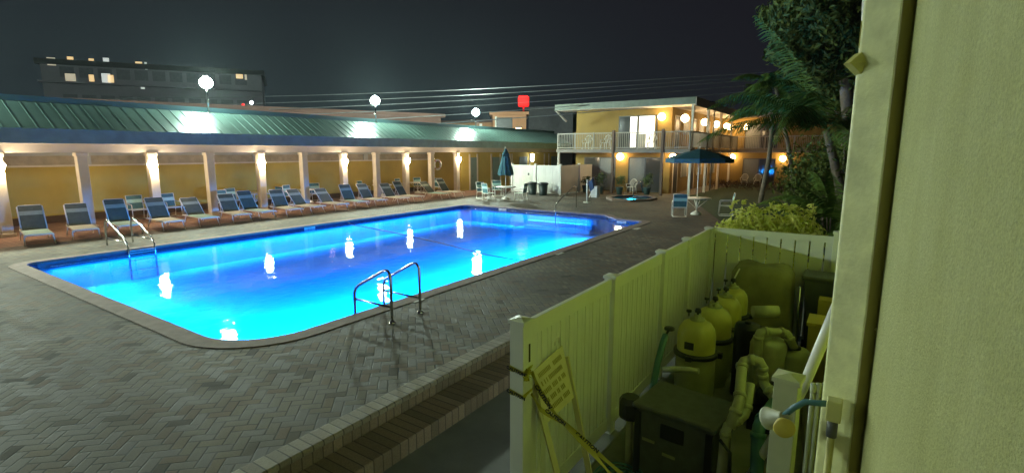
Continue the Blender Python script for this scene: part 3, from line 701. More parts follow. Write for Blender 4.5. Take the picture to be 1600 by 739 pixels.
en = thing('white_enclosure', (29.3, 16, 0), 'white vinyl screen fence around machinery behind two bins', 'enclosure')
vinyl_run(en, (29.3, 16.05), (29.3, 17.8), 0.06, 1.88); vinyl_run(en, (29.3, 17.95), (29.3, 19.7), 0.06, 1.88)
vinyl_run(en, (29.35, 16.0), (31.9, 16.0), 0.06, 1.88); vinyl_run(en, (32.05, 16.0), (34.4, 16.0), 0.06, 1.88)
for x, y in ((29.3, 16), (29.3, 17.87), (29.3, 19.75), (31.97, 16), (34.45, 16)): vinyl_post(en, x, y, 0, 1.94, 0.15)
q = MB(); q.box(29.25, 29.275, 18.2, 18.9, 0.55, 1.2, 'marker_white'); q.box(29.24, 29.27, 18.35, 18.45, 1.2, 1.35, 'black_plastic'); q.build('notice', en)
def make_bin():
    r_ = thing('trash_bin', (0, 0, 0), 'x', 'bin', 'dark bins by the white enclosure')
    q = MB(); q.lathe((0, 0, 0), [(0.0, 0.0), (0.24, 0.0), (0.25, 0.03), (0.30, 0.70), (0.0, 0.70)], 'bin_green', 18); q.build('body', r_)
    q = MB(); q.lathe((0, 0, 0), [(0.29, 0.68), (0.35, 0.69), (0.35, 0.74), (0.30, 0.80), (0.20, 0.83), (0.0, 0.84)], 'black_plastic', 18); q.build('rim', r_)
    return r_
bn = make_bin(); UB = set()
place(bn, (28.4, 17.55, 0), 0, 'left dark green bin before the white enclosure', used=UB); place(bn, (28.4, 16.75, 0), 0, 'right dark green bin, nearer the enclosure corner', used=UB)

# ================================================================== RAILS AND LADDERS
def rail_pair(kind):
    pass
gr = thing('grab_rails', (5.85, 6.5, 0), 'x', 'grab rail')
gr.name = 'grab_rail'
def near_rail(x):
    o = thing('grab_rail', (x, 6.1, 0), 'x', 'grab rail', 'steel grab rails at the near pool edge')
    q = MB()
    p = [(x, 6.10, 0.0), (x, 6.10, 0.74), (x+.0, 6.115, 0.81), (x, 6.16, 0.86), (x, 6.22, 0.86), (x, 6.30, 0.83), (x, 6.88, 0.52), (x, 6.97, 0.45), (x, 7.01, 0.36), (x, 7.02, -0.55)]
    q.tube(p, 0.024, 'steel', 12); q.build('rail', o)
    q = MB(); q.tube([(x, 6.10, 0.26), (x, 7.02, 0.26)], 0.02, 'steel', 8); q.build('crossbar', o)
    q = MB(); q.lathe((x, 6.10, 0), [(0.06, 0.0), (0.06, 0.012), (0.045, 0.03), (0.025, 0.035)], 'steel', 14); q.build('flange', o)
    return o
bpy.data.objects.remove(gr)
near_rail(5.55)['label'] = 'left of the two bent steel grab rails at the near pool edge'
near_rail(6.20)['label'] = 'right of the two bent steel grab rails at the near pool edge'
ld = thing('pool_ladder', (6.1, 17.6, 0), 'steel pool ladder at the far left edge before the loungers', 'ladder')
for x in (5.72, 6.38):
    q = MB(); q.tube([(x, 18.45, 0), (x, 18.45, 0.58), (x, 18.40, 0.70), (x, 18.30, 0.76), (x, 18.20, 0.76), (x, 18.05, 0.70), (x, 17.15, 0.30), (x, 17.0, 0.22), (x, 16.93, 0.1), (x, 16.92, -1.0)], 0.024, 'steel', 10); q.build('rail', ld)
    q = MB(); q.tube([(x, 18.45, 0.22), (x, 17.1, 0.22)], 0.018, 'steel', 8); q.build('crossbar', ld)
for z in (-0.02, -0.08, -0.30, -0.6):
    q = MB(); q.box(5.72, 6.38, 16.86, 16.96, z-0.012, z+0.012, 'steel'); q.build('tread', ld)
hr = thing('stair_handrail', (21.6, 11.6, 0), 'dark steel handrail arching over the pool steps at the far end', 'handrail')
q = MB(); q.tube([(20.55, 11.45, -0.5), (20.55, 11.45, 0.30), (20.75, 11.5, 0.40), (22.5, 11.62, 1.02), (22.75, 11.64, 1.06), (23.0, 11.66, 1.0), (23.08, 11.67, 0.85), (23.08, 11.67, 0.0)], 0.024, 'steel', 8); q.build('rail', hr)
q = MB(); q.lathe((23.08, 11.67, 0), [(0.06, 0.0), (0.06, 0.012), (0.03, 0.03)], 'steel', 12); q.build('flange', hr)
# safety rope on the water
q = MB(); q.tube([(13.3, 17.02, -0.04), (13.25, 16.7, -0.118), (12.8, 14.0, -0.12), (12.1, 11.0, -0.12), (11.4, 8.6, -0.12), (11.0, 6.97, -0.06)], 0.014, 'ink_black', 6)
tag(q.build('safety_rope'), 'thin dark safety rope stretched across the pool', 'rope')
# raised spa
sp = thing('spa_pool', (28.9, 11, 0), 'small sunken spa glowing turquoise before the hotel', 'spa')
SO = offset(SPA, 0.22); q = MB(); ns = 8
ring_f = [(i, (i+1) % ns, ns+(i+1) % ns, ns+i) for i in range(ns)]
q.add([(x, y, 0.12) for x, y in SO]+[(x, y, 0.12) for x, y in SPA], ring_f, 'coping'); q.add([(x, y, 0.0) for x, y in SO]+[(x, y, 0.12) for x, y in SO], ring_f, 'coping'); q.add([(x, y, 0.12) for x, y in SPA]+[(x, y, 0.005) for x, y in SPA], ring_f, 'pool_tile_dark'); q.build('rim', sp)
m = sheet(SPA, [], 0.008, 'plaster'); m.build('basin', sp, fix=False)
m = sheet(SPA, [], 0.075, 'spa_water'); m.build('spa_surface', sp, fix=False)
q = MB(); q.box(28.0, 28.2, 10.9, 11.1, 0.012, 0.03, 'pool_lens'); q.build('lamp', sp)
ldz = bpy.data.lights.new('spa_lamp', 'AREA'); ldz.shape = 'DISK'; ldz.size = 0.5; ldz.energy = 26; ldz.color = (0.10, 0.85, 0.95)
lo = bpy.data.objects.new('spa_lamp', ldz); COL.objects.link(lo); lo.location = (28.9, 11.0, 0.07); lo.parent = sp; lo.matrix_parent_inverse = world(sp).inverted()
q = MB(); q.tube([(28.0, 10.55, 0.02), (28.0, 10.55, 0.9), (28.2, 10.5, 1.05), (28.7, 10.4, 1.0), (29.0, 10.35, 0.4)], 0.022, 'steel', 8)
tag(q.build('spa_handrail'), 'short steel handrail rising from the turquoise spa', 'handrail')
# pool lift
pl = thing('pool_lift', (25.6, 12.3, 0), 'white pool lift with blue seat cover standing on the deck before the hotel', 'pool lift')
q = MB(); q.tube([(25.6, 12.3, 0), (25.6, 12.3, 1.25)], 0.045, 'marker_white', 8); q.lathe((25.6, 12.3, 0), [(0.2, 0), (0.2, 0.03), (0.05, 0.05)], 'marker_white', 12); q.build('mast', pl)
q = MB(); q.box(25.72, 26.1, 11.75, 12.15, 0.28, 0.92, 'marker_white'); q.build('battery_box', pl, bevel=0.03)
q = MB(); q.obox((25.8, 12.1, 1.0), (0.16, 0, 0.05), (0, 0.12, -0.1), (-0.04, 0.05, 0.26), 'lift_blue'); q.build('seat_cover', pl, bevel=0.04)
st = thing('side_table', (28.7, 13.3, 0), 'small white side table beside the pool lift', 'table')
q = MB(); q.box(28.45, 28.95, 13.05, 13.55, 0.42, 0.46, 'marker_white'); q.build('tabletop', st)
for i in (-1, 1):
    for j in (-1, 1):
        q = MB(); q.bar((28.7+.1*i, 13.3+.1*j, 0.42), (28.7+.24*i, 13.3+.24*j, 0.0), 0.04, 0.04, 'marker_white'); q.build('leg', st)
# ================================================================== HOTEL (two storeys, beyond the pool)
XA = 34.0
ho = thing('hotel_building', (34, 10, 0), 'yellow two-storey hotel with balconies and a lit upstairs room', 'building')
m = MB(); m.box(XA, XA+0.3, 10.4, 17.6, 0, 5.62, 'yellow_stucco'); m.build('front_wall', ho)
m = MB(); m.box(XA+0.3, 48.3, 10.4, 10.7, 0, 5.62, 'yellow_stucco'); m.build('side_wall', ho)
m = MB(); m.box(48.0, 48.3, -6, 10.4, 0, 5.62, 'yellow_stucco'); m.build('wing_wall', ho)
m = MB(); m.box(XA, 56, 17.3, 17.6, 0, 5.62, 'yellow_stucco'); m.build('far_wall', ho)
m = MB(); m.box(32.6, 57, 8.6, 18.3, 5.66, 6.0, 'hotel_fascia'); m.box(46.2, 57, -6.5, 8.6, 5.66, 6.0, 'hotel_fascia'); rfh = m.build('roof', ho)
m = MB(); m.box(32.55, 46.2, 8.54, 8.6, 5.5, 6.04, 'railing_grey'); m.box(46.14, 46.2, -6.5, 8.6, 5.5, 6.04, 'railing_grey'); m.box(32.54, 32.6, 8.6, 18.3, 5.62, 6.02, 'hotel_fascia'); m.build('fascia', rfh)
m = MB(); m.box(32.6, 48, 8.6, 10.4, 5.60, 5.66, 'soffit_white'); m.box(32.6, XA, 10.4, 18.2, 5.60, 5.66, 'soffit_white'); m.box(46.2, 48, -6.4, 8.6, 5.60, 5.66, 'soffit_white'); m.build('soffit', ho)
m = MB(); m.box(32.3, 48, 8.7, 10.4, 2.72, 2.93, 'grey_slab'); m.box(32.3, XA, 10.4, 18.0, 2.72, 2.93, 'grey_slab'); m.box(46.5, 48, -6.3, 8.7, 2.72, 2.93, 'grey_slab'); m.build('balcony_slab', ho)
m = MB(); m.box(32.35, 48, 8.75, 10.4, 2.69, 2.72, 'soffit_white'); m.box(32.5, XA, 10.4, 17.9, 2.69, 2.72, 'soffit_white'); m.box(46.6, 48, -6.2, 8.75, 2.69, 2.72, 'soffit_white'); m.build('balcony_soffit', ho)
def rail(a, b, every=1.5):
    a, b = Vector((*a, 0)), Vector((*b, 0)); L = (b-a).length; e = (b-a)/L; q = MB()
    for z, h in ((3.02, 0.05), (3.98, 0.07)):
        c = (a+b)/2; c.z = z; q.obox(c, e*L/2, Vector((-e.y, e.x, 0))*0.03, (0, 0, h/2), 'railing_grey')
    n_ = int(L/0.125)
    for k in range(n_+1):
        p = a+e*(L*k/n_); q.obox((p.x, p.y, 3.5), e*0.014, Vector((-e.y, e.x, 0))*0.014, (0, 0, 0.47), 'railing_grey')
    n_ = max(1, round(L/every))
    for k in range(n_+1):
        p = a+e*(L*k/n_); q.obox((p.x, p.y, 3.48), e*0.035, Vector((-e.y, e.x, 0))*0.035, (0, 0, 0.56), 'railing_grey')
    return q.build('railing', ho)
rail((32.36, 10.5), (32.36, 13.6)); rail((32.36, 13.8), (32.36, 17.9)); rail((32.36, 8.78), (32.36, 10.3)); rail((32.4, 8.76), (46.5, 8.76), 2.0); rail((46.55, -6), (46.55, 8.7), 2.0)
for y, zt in ((10.4, 4.15), (13.7, 4.15)):
    q = MB(); q.box(32.22, 32.36, y-0.08, y+0.08, 0.0, zt, 'dark_wood'); q.build('post', ho)
q = MB(); q.box(32.3, 32.45, 17.75, 17.9, 0, 2.72, 'railing_grey'); q.build('post', ho)
q = MB(); q.bar((32.6, 18.2, 5.6), (33.3, 17.75, 4.9), 0.1, 0.1, 'railing_grey'); q.build('bracket', ho)
for x in (32.6, 36.4, 40.2, 44.0):
    for z0, z1 in ((0.0, 2.69), (2.93, 5.6)):
        q = MB(); q.box(x, x+0.14, 8.68, 8.82, z0, z1, 'cream_paint'); q.build('column', ho)
q = MB(); q.tube([(37.6, 8.62, 5.55), (37.6, 8.62, 2.95), (37.6, 8.62, 0.1)], 0.05, 'railing_grey', 8); q.tube([(37.2, 8.6, 5.65), (37.6, 8.6, 5.45)], 0.06, 'dark_frame', 8); q.build('downpipe', ho)
# sliding doors and windows of the front (plane x = 34)
def slider(y0, y1, z0, z1, panes, name='sliding_door', x=XA, drape=False):
    f = MB(); t_ = 0.06
    f.box(x-0.05, x, y0, y0+t_, z0, z1, 'dark_frame'); f.box(x-0.05, x, y1-t_, y1, z0, z1, 'dark_frame'); f.box(x-0.05, x, y0+t_, y1-t_, z1-t_, z1, 'dark_frame'); f.box(x-0.05, x, y0+t_, y1-t_, z0, z0+t_, 'dark_frame')
    mid = (y0+y1)/2; f.box(x-0.06, x, mid-0.04, mid+0.04, z0, z1-0.001, 'dark_frame'); fr = f.build(name, ho)
    w = (y1-y0-2*t_)
    for a, b, mt in panes:
        g_ = MB(); g_.box(x-0.02, x-0.005, y0+t_+w*a, y0+t_+w*b, z0+t_, z1-t_, mt); g_.build('pane', fr)
    return fr
# fractions run from the camera-right end (low y) to the left end (high y)
slider(11.35, 14.05, 2.95, 5.15, [(0.05, 0.46, 'lit_room'), (0.50, 0.70, 'lit_room'), (0.70, 1.0, 'dark_glass')])
q = MB(); q.box(XA-0.06, XA-0.022, 12.1, 12.75, 2.98, 3.95, 'cream_paint'); q.build('curtain', ho)
slider(10.85, 13.25, 0.05, 2.38, [(0.0, 0.48, 'dark_glass'), (0.52, 1.0, 'curtain')])
slider(14.2, 16.6, 0.05, 2.38, [(0.0, 0.48, 'curtain'), (0.52, 1.0, 'dark_glass')])
# doors and windows of the side wall (plane y = 10.4)
def sdoor(x0, x1, z0, z1, mat, name, y=10.4):
    q = MB(); q.box(x0-0.08, x0, y-0.05, y, z0, z1+0.08, 'cream_paint'); q.box(x1, x1+0.08, y-0.05, y, z0, z1+0.08, 'cream_paint'); q.box(x0, x1, y-0.05, y, z1, z1+0.08, 'cream_paint'); d_ = q.build(name, ho)
    q = MB(); q.box(x0, x1, y-0.03, y-0.004, z0, z1, mat); q.build('leaf' if 'door' in name else 'pane', d_)
    return d_
for x0, x1 in ((34.7, 35.6), (38.9, 39.8), (43.0, 43.9)):
    for zb in (0.0, 2.95): sdoor(x0, x1, zb+0.02, zb+2.1, 'dark_frame', 'door')
for x0, x1 in ((36.6, 37.9), (40.8, 42.0), (45.0, 46.3)):
    for zb in (0.0, 2.95): sdoor(x0, x1, zb+1.0, zb+2.1, 'curtain', 'window')
q = MB(); q.box(43.2, 43.6, 10.33, 10.37, 1.5, 1.9, 'marker_white'); q.build('door_notice', ho)
slider(5.9, 8.4, 0.05, 2.2, [(0.0, 0.48, 'dark_glass'), (0.52, 1.0, 'curtain')], x=48.0)
slider(1.0, 3.4, 0.05, 2.2, [(0.0, 0.48, 'dark_glass'), (0.52, 1.0, 'curtain')], x=48.0)
slider(5.9, 8.4, 2.98, 5.1, [(0.0, 0.48, 'dark_glass'), (0.52, 1.0, 'curtain')], x=48.0)
# globe lamps
gl = thing('globe_lamp', (0, 0, 0), 'x', 'globe lamp', 'round warm globe lamps on the hotel')
q = MB(); q.lathe((0, 0, 0.19), [(0.07, 0), (0.07, 0.05), (0.03, 0.07), (0.03, 0.14)], 'steel', 10); q.build('cap', gl)
q = MB(); q.ball((0, 0, 0), 0.24, 'lamp_globe', 14, 9); q.build('globe', gl)
UG = set()
for p, lab in (((33.72, 11.0, 5.0), 'upstairs globe lamp on the front wall right of the lit room'),
               ((33.0, 9.3, 4.8), 'upstairs globe lamp at the near corner of the hotel walkway'),
               ((37.9, 9.3, 4.8), 'second globe lamp along the upstairs walkway'),
               ((41.4, 9.3, 4.8), 'third globe lamp along the upstairs walkway'),
               ((45.0, 9.3, 4.8), 'fourth globe lamp along the upstairs walkway'),
               ((47.3, 9.5, 4.8), 'fifth globe lamp along the upstairs walkway'),
               ((47.0, 8.2, 4.8), 'globe lamp at the inner corner where the upstairs walkway turns'),
               ((33.7, 13.75, 2.42), 'downstairs globe lamp between the two dark sliding doors'),
               ((33.6, 10.1, 2.40), 'downstairs globe lamp at the passage left of the open umbrella'),
               ((47.7, 5.35, 2.2), 'downstairs globe lamp on the far wing beside the palms'),
               ((38.2, 9.6, 2.42), 'second downstairs globe lamp, just above the open umbrella'),
               ((42.4, 9.6, 2.42), 'third downstairs globe lamp in the passage behind the umbrella'),
               ((47.6, 9.2, 2.30), 'downstairs globe lamp at the inner corner behind the umbrella')):
    place(gl, p, 0, lab, used=UG)
def make_plastic_chair():
    r_ = thing('garden_chair', (0, 0, 0), 'x', 'chair', 'white plastic garden chairs'); MT = 'marker_white'
    q = MB(); q.obox((0, 0, 0.43), (0.23, 0, 0), (0, 0.23, 0), (0, 0, 0.015), MT); q.build('seat', r_, bevel=0.01)
    q = MB(); pts = []
    for k in range(9):
        a = pi*(k/8); pts.append((0.27*cos(a), -0.24-0.08*sin(a), 0.62+0.34*sin(a)))
    q.tube(pts, 0.025, MT, 6)
    for k in range(1, 8): a = pi*k/8; q.tube([(0.27*cos(a), -0.24-0.08*sin(a), 0.62+0.34*sin(a)), (0.2*cos(a), -0.23, 0.44)], 0.016, MT, 5)
    q.build('backrest', r_)
    for i in (-1, 1):
        for j in (-1, 1):
            q = MB(); q.bar((0.2*i, 0.2*j, 0.43), (0.25*i, 0.25*j, 0.0), 0.04, 0.04, MT); q.build('leg', r_)
        q = MB(); q.tube([(0.27*i, -0.24, 0.63), (0.28*i, 0.2, 0.64), (0.25*i, 0.24, 0.43)], 0.02, MT, 6); q.build('armrest', r_)
    return r_
gc = make_plastic_chair(); UGC = set()
for x, y, z, rz, lab in ((46.2, 7.9, 0.0, 90, 'white garden chair by the far wing, left of a pair'), (46.2, 6.9, 0.0, 90, 'white garden chair by the far wing, right of a pair'),
    (33.0, 12.6, 0.0, 80, 'garden chair before the downstairs sliding door right of the lamp'), (33.1, 16.0, 2.93, 90, 'garden chair upstairs at the left part of the balcony'),
    (33.1, 14.6, 2.93, 80, 'garden chair upstairs left of the middle balcony post'), (33.2, 11.4, 2.93, 100, 'garden chair upstairs before the lit room')):
    place(gc, (x, y, z), R(rz), lab, used=UGC)

# ================================================================== FOLIAGE
def leaves(mb, c, rad, n, size, mat, sz=0.8, squash=(1, 1, 1), shell=0.35):
    c = Vector(c)
    for _ in range(n):
        d = Vector((random.gauss(0, 1), random.gauss(0, 1), random.gauss(0, 1))).normalized()
        r_ = rad*(1-shell*random.random()**1.5*1.6) if random.random() < 0.8 else rad*random.random()
        p = c+Vector((d.x*squash[0], d.y*squash[1], d.z*squash[2]))*r_
        s_ = size*random.uniform(0.6, 1.3)
        a = (d+Vector((random.uniform(-1, 1), random.uniform(-1, 1), random.uniform(-0.9, 0.4)))*0.9).normalized(); u, w = basis(a)
        th = random.uniform(0, 6.28); e1 = (u*cos(th)+w*sin(th)); e2 = (-u*sin(th)+w*cos(th))*0.42
        mb.add([p-e1*s_*0.5, p+e2*s_*0.5+a*s_*0.08, p+e1*s_*0.55-a*s_*0.06, p-e2*s_*0.5+a*s_*0.08], [(0, 1, 2, 3)], mat)
def limb(mb, a, b, r0, r1, mat='trunk_bark', wob=0.15, n=6):
    a, b = Vector(a), Vector(b); pts = []; rr = []
    L = (b-a).length
    for k in range(n+1):
        t_ = k/n; p = a.lerp(b, t_)+Vector((random.uniform(-1, 1), random.uniform(-1, 1), random.uniform(-.5, .5)))*wob*L*0.12*(0 if k in (0,) else 1); pts.append(p); rr.append(r0+(r1-r0)*t_)
    mb.tube(pts, rr, mat, 8); return pts
def frond(mb, base, az, elev, L, droop, mat='leaf_palm', n=26, leaf=0.55, rach=0.018):
    base = Vector(base); pts = []; p = base.copy(); el = elev; d = Vector((cos(az), sin(az), 0)); N_ = n
    for k in range(N_+1):
        pts.append(p.copy()); v = d*cos(el)+Vector((0, 0, sin(el))); p = p+v*(L/N_); el -= droop/N_*(0.5+1.2*k/N_)
    mb.tube(pts, [rach*(1-0.8*k/N_) for k in range(N_+1)], mat, 4, caps=False)
    side = Vector((-sin(az), cos(az), 0))
    for k in range(3, N_+1):
        t_ = k/N_; l = leaf*(sin(pi*min(1, 0.12+t_*0.86))**0.7)*random.uniform(0.85, 1.1)
        tg = (pts[k]-pts[k-1]).normalized()
        for s_ in (-1, 1):
            for dj in (0, 0.5):
                pp = pts[k-1].lerp(pts[k], 1-dj)
                dr = (side*s_*0.85+tg*0.55+Vector((0, 0, -0.35-0.4*random.random()))).normalized(); wdt = 0.020+0.012*random.random()
                wv = tg*wdt; mid_ = pp+dr*l*0.5+Vector((0, 0, 0.02)); tip = pp+dr*l+Vector((0, 0, -0.10*l))
                mb.add([pp-wv*0.6, pp+wv*0.6, mid_+wv, tip, mid_-wv], [(0, 1, 2, 4), (4, 2, 3)], mat)
def palm(name, base, top, r0, r1, fronds, label, L=3.0, leaf=0.6):
    t_ = thing(name, base, label, 'palm', 'palms on the lawn')
    q = MB(); b, tp = Vector(base), Vector(top); md_ = (b+tp)/2+Vector((0.15, -0.1, 0))
    pts = [b.lerp(md_, k/5) for k in range(5)]+[md_.lerp(tp, k/6) for k in range(7)]
    q.tube(pts, [r0+(r1-r0)*k/11+(0.01 if k % 2 else 0) for k in range(12)], 'trunk_bark', 9); q.build('trunk', t_)
    q = MB()
    for az, el, l, dr in fronds: frond(q, tp+Vector((0, 0, 0.05)), az, el, l, dr, leaf=leaf)
    q.build('crown', t_, fix=False); return t_
RV = Vector((sin(YAW), -cos(YAW), 0)); LEFT = atan2(-RV.y, -RV.x)   # azimuth pointing to the photo's left
tp = atd(1292, 205, 20.5); bs = atd(1325, 318, 20.0); bs.z = -0.02
fr = [(LEFT+0.15, R(62), 4.6, 0.5), (LEFT, R(38), 4.4, 1.2), (LEFT-0.2, R(18), 4.3, 1.0), (LEFT+0.3, R(24), 3.8, 1.1), (LEFT-0.5, R(48), 4.0, 1.3), (LEFT+0.7, R(30), 4.0, 1.3)]
fr += [(random.uniform(0, 6.28), R(random.uniform(5, 70)), random.uniform(3.2, 4.3), random.uniform(0.8, 1.6)) for _ in range(10)]
palm('palm_tree', bs, tp, 0.17, 0.11, fr, 'tall palm leaning beside the yellow wall with upright fronds', leaf=0.75)
tp = atd(1208, 178, 31); bs = atd(1190, 290, 31); bs.z = -0.02
fr = [(random.uniform(0, 6.28), R(random.uniform(10, 70)), random.uniform(1.9, 2.6), random.uniform(0.8, 1.4)) for _ in range(15)]
palm('palm_tree', bs, tp, 0.13, 0.09, fr, 'slim dark-trunked palm before the far hotel wing', leaf=0.6)
tp = atd(1212, 135, 27); bs = atd(1248, 300, 27); bs.z = -0.02
fr = [(random.uniform(0, 6.28), R(random.uniform(-10, 55)), random.uniform(1.6, 2.3), random.uniform(1.0, 1.8)) for _ in range(16)]
palm('palm_tree', bs, tp, 0.10, 0.07, fr, 'thin palm with a round tufted crown against the night sky', leaf=0.5)
# low clumping palms
def clump(px, py, d, n, L, label, lf=0.4):
    b = atd(px, py, d); b.z = -0.02; t_ = thing('clumping_palm', b, label, 'palm', 'low clumping palms'); q = MB()
    for k in range(n): frond(q, b+Vector((random.uniform(-.3, .3), random.uniform(-.3, .3), 0)), random.uniform(0, 6.28), R(random.uniform(45, 85)), L*random.uniform(0.7, 1.1), random.uniform(0.8, 1.8), leaf=lf)
    q.build('fronds', t_, fix=False)
    q = MB()
    for k in range(5):
        a = random.uniform(0, 6.28); q.tube([b+Vector((.15*cos(a), .15*sin(a), 0)), b+Vector((.3*cos(a), .3*sin(a), 0.9))], [0.03, 0.02], 'trunk_bark', 6)
    q.build('stems', t_)
clump(1302, 345, 17.5, 16, 3.2, 'low clumping palm at the foot of the leaning palm')
clump(1262, 312, 25, 12, 2.6, 'low clumping palm on the lawn left of the leaning palm')
# shrubs in the dark corner
for px, py, d, r_, lab in ((1290, 290, 24, 1.4, 'dark leafy shrub behind the low palms'), (1312, 300, 22, 1.9, 'dark leafy shrub against the yellow wall'), (1290, 262, 30, 1.8, 'tall dark shrub right of the far wing lamp'), (1325, 240, 27, 2.3, 'tall dark shrub behind the leaning palm trunk')):
    b = atd(px, py, d); b.z = 0; t_ = thing('dark_shrub', b, lab, 'shrub', 'dark shrubs on the lawn'); q = MB()
    for k in range(7):
        a = k*0.9; leaves(q, b+Vector((r_*0.6*cos(a), r_*0.6*sin(a), r_*(0.5+0.22*k))), r_*0.65, 260, 0.2, 'leaf_tree')
    q.build('foliage', t_, fix=False); q = MB(); limb(q, b, b+Vector((0, 0, r_*1.6)), 0.08, 0.03); q.build('stem', t_)
# big broad-leaved tree above the palms
b = atd(1335, 300, 25); b.z = 0; bt = thing('broadleaf_tree', b, 'large dark broadleaf tree rising above the palms at the top right', 'tree')
fork = atd(1325, 120, 25.5); q = MB(); limb(q, b, fork, 0.35, 0.22)
cl_ = [(1262, 20, 24, 1.5), (1300, 60, 25, 1.9), (1330, 20, 25, 2.0), (1245, 75, 24.5, 1.1), (1290, -30, 26, 2.2), (1340, 100, 26, 1.9), (1318, 150, 27, 1.5), (1240, 30, 26, 1.2), (1262, -60, 25, 1.7), (1270, 105, 25, 1.2), (1360, 50, 25, 2.0), (1345, -60, 26, 2.5)]
crown = MB()
for px, py, d, r_ in cl_:
    c = atd(px, py, d); limb(q, fork, c, 0.12, 0.03)
    leaves(crown, c, r_, int(520*r_), 0.30, 'leaf_tree', squash=(1, 1, 0.8))
    for _ in range(4):
        dd = Vector((random.uniform(-1, 1), random.uniform(-1, 1), random.uniform(-.8, .8)))*r_*0.9; leaves(crown, c+dd, r_*0.42, 130, 0.28, 'leaf_tree')
q.build('trunk', bt); crown.build('crown', bt, fix=False)
# yellow-green bush behind the yard fence
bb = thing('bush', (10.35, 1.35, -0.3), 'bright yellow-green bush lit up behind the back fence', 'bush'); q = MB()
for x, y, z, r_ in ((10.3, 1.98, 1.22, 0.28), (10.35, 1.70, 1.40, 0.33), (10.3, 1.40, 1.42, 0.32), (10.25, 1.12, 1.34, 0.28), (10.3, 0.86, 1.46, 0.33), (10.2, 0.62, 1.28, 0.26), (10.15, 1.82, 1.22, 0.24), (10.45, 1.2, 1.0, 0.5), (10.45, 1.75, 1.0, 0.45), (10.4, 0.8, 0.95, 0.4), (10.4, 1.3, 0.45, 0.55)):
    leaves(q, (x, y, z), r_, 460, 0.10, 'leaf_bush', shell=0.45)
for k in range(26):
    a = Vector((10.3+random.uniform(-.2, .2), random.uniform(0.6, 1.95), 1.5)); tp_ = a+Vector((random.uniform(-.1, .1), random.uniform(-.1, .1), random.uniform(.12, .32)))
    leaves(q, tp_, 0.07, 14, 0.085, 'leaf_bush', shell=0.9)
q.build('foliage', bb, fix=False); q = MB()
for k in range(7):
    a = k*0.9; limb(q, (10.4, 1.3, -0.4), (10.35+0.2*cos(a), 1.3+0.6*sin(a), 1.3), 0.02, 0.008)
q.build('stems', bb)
# hedge before the far wing
hd = thing('hedge', (41.5, 7, 0), 'low dark reddish hedge running before the far hotel wing', 'hedge'); q = MB()
for k in range(15):
    y = 9.2-k*0.40; leaves(q, (41.3+0.25*sin(k), y, 0.33), 0.45, 240, 0.10, 'leaf_hedge', squash=(1.2, 0.9, 0.85))
q.build('foliage', hd, fix=False); q = MB()
for k in range(8): limb(q, (41.3, 9-0.75*k, 0), (41.3, 9-0.75*k, 0.5), 0.03, 0.015)
q.build('stems', hd)
# potted plants on the hotel terrace
def pot(x, y, h, lab, n=220):
    t_ = thing('potted_plant', (x, y, 0), lab, 'potted plant', 'potted plants on the hotel terrace')
    q = MB(); q.lathe((x, y, 0), [(0.0, 0), (0.16, 0), (0.24, 0.42), (0.26, 0.44), (0.26, 0.48), (0.21, 0.48), (0.20, 0.44), (0, 0.43)], 'pot_teal', 14); q.build('pot', t_)
    q = MB(); leaves(q, (x, y, 0.48+h*0.5), h*0.5, n, 0.14, 'leaf_pot', shell=0.8); leaves(q, (x+0.15, y-.1, 0.48+h*0.8), h*0.3, n//2, 0.13, 'leaf_pot', shell=0.8); q.build('leaves', t_, fix=False)
    q = MB(); limb(q, (x, y, 0.43), (x, y, 0.48+h*0.6), 0.02, 0.01); q.build('stem', t_)
pot(31.9, 14.35, 0.9, 'bushy potted plant left of the middle balcony post'); pot(31.9, 13.0, 0.7, 'small potted plant right of the middle balcony post'); pot(32.6, 11.4, 0.85, 'potted plant before the dark sliding door on the right'); pot(32.2, 15.6, 0.6, 'potted plant beside the white enclosure end')

# ================================================================== BACKGROUND
ap = thing('apartment_block', (30, 72, 0), 'tall dim grey apartment block with a few lit windows behind the pavilion', 'building')
A0 = atd(60, 88, 84); A1 = atd(408, 118, 80); A0.z = A1.z = 0
e_ = (A1-A0).normalized(); nb_ = Vector((-e_.y, e_.x, 0)); 
if nb_.dot(A0) < 0: nb_ = -nb_
LN = (A1-A0).length; Z1 = 13.0
q = MB(); q.obox((A0+A1)/2+nb_*6+Vector((0, 0, Z1/2)), e_*LN/2, nb_*6, (0, 0, Z1/2), 'far_grey'); q.build('wall', ap)
q = MB(); q.obox((A0+A1)/2+nb_*6+Vector((0, 0, Z1+0.3)), e_*(LN/2+0.4), nb_*6.4, (0, 0, 0.3), 'dark_roof'); q.build('parapet', ap)
for fl_ in range(4):
    q = MB(); c = (A0+A1)/2-nb_*0.7+Vector((0, 0, 1.3+3.2*fl_)); q.obox(c, e_*LN/2, nb_*0.7, (0, 0, 0.1), 'far_grey'); q.build('balcony', ap)
lit = [(143, 98, 'win_warm', .5, .8), (166, 98, 'win_white', .6, 1.0), (143, 123, 'win_warm', .5, .8), (166, 123, 'win_white', .9, 1.1), (173, 124, 'win_warm', .6, .9), (217, 102, 'win_warm', .7, .7), (228, 104, 'win_white', .25, .9), (273, 107, 'win_warm', .4, .45), (374, 120, 'win_warm', .8, .6), (384, 121, 'window_dim', .25, .8), (223, 138, 'win_white', .4, .3), (110, 95, 'win_warm', .6, .8), (110, 122, 'window_dim', 1., .9), (80, 97, 'window_dim', .8, .9)]
def on_wall(px, py):
    r_ = ray(px, py); k = (A0-nb_*0.03).dot(nb_)/r_.dot(nb_); return Vector((0, 0, CAMZ))+r_*k
for px, py, mt, w_, h_ in lit:
    p = on_wall(px, py); q = MB(); q.obox(p, e_*w_*0.5, nb_*0.03, (0, 0, h_*0.5), mt); q.build('window', ap)
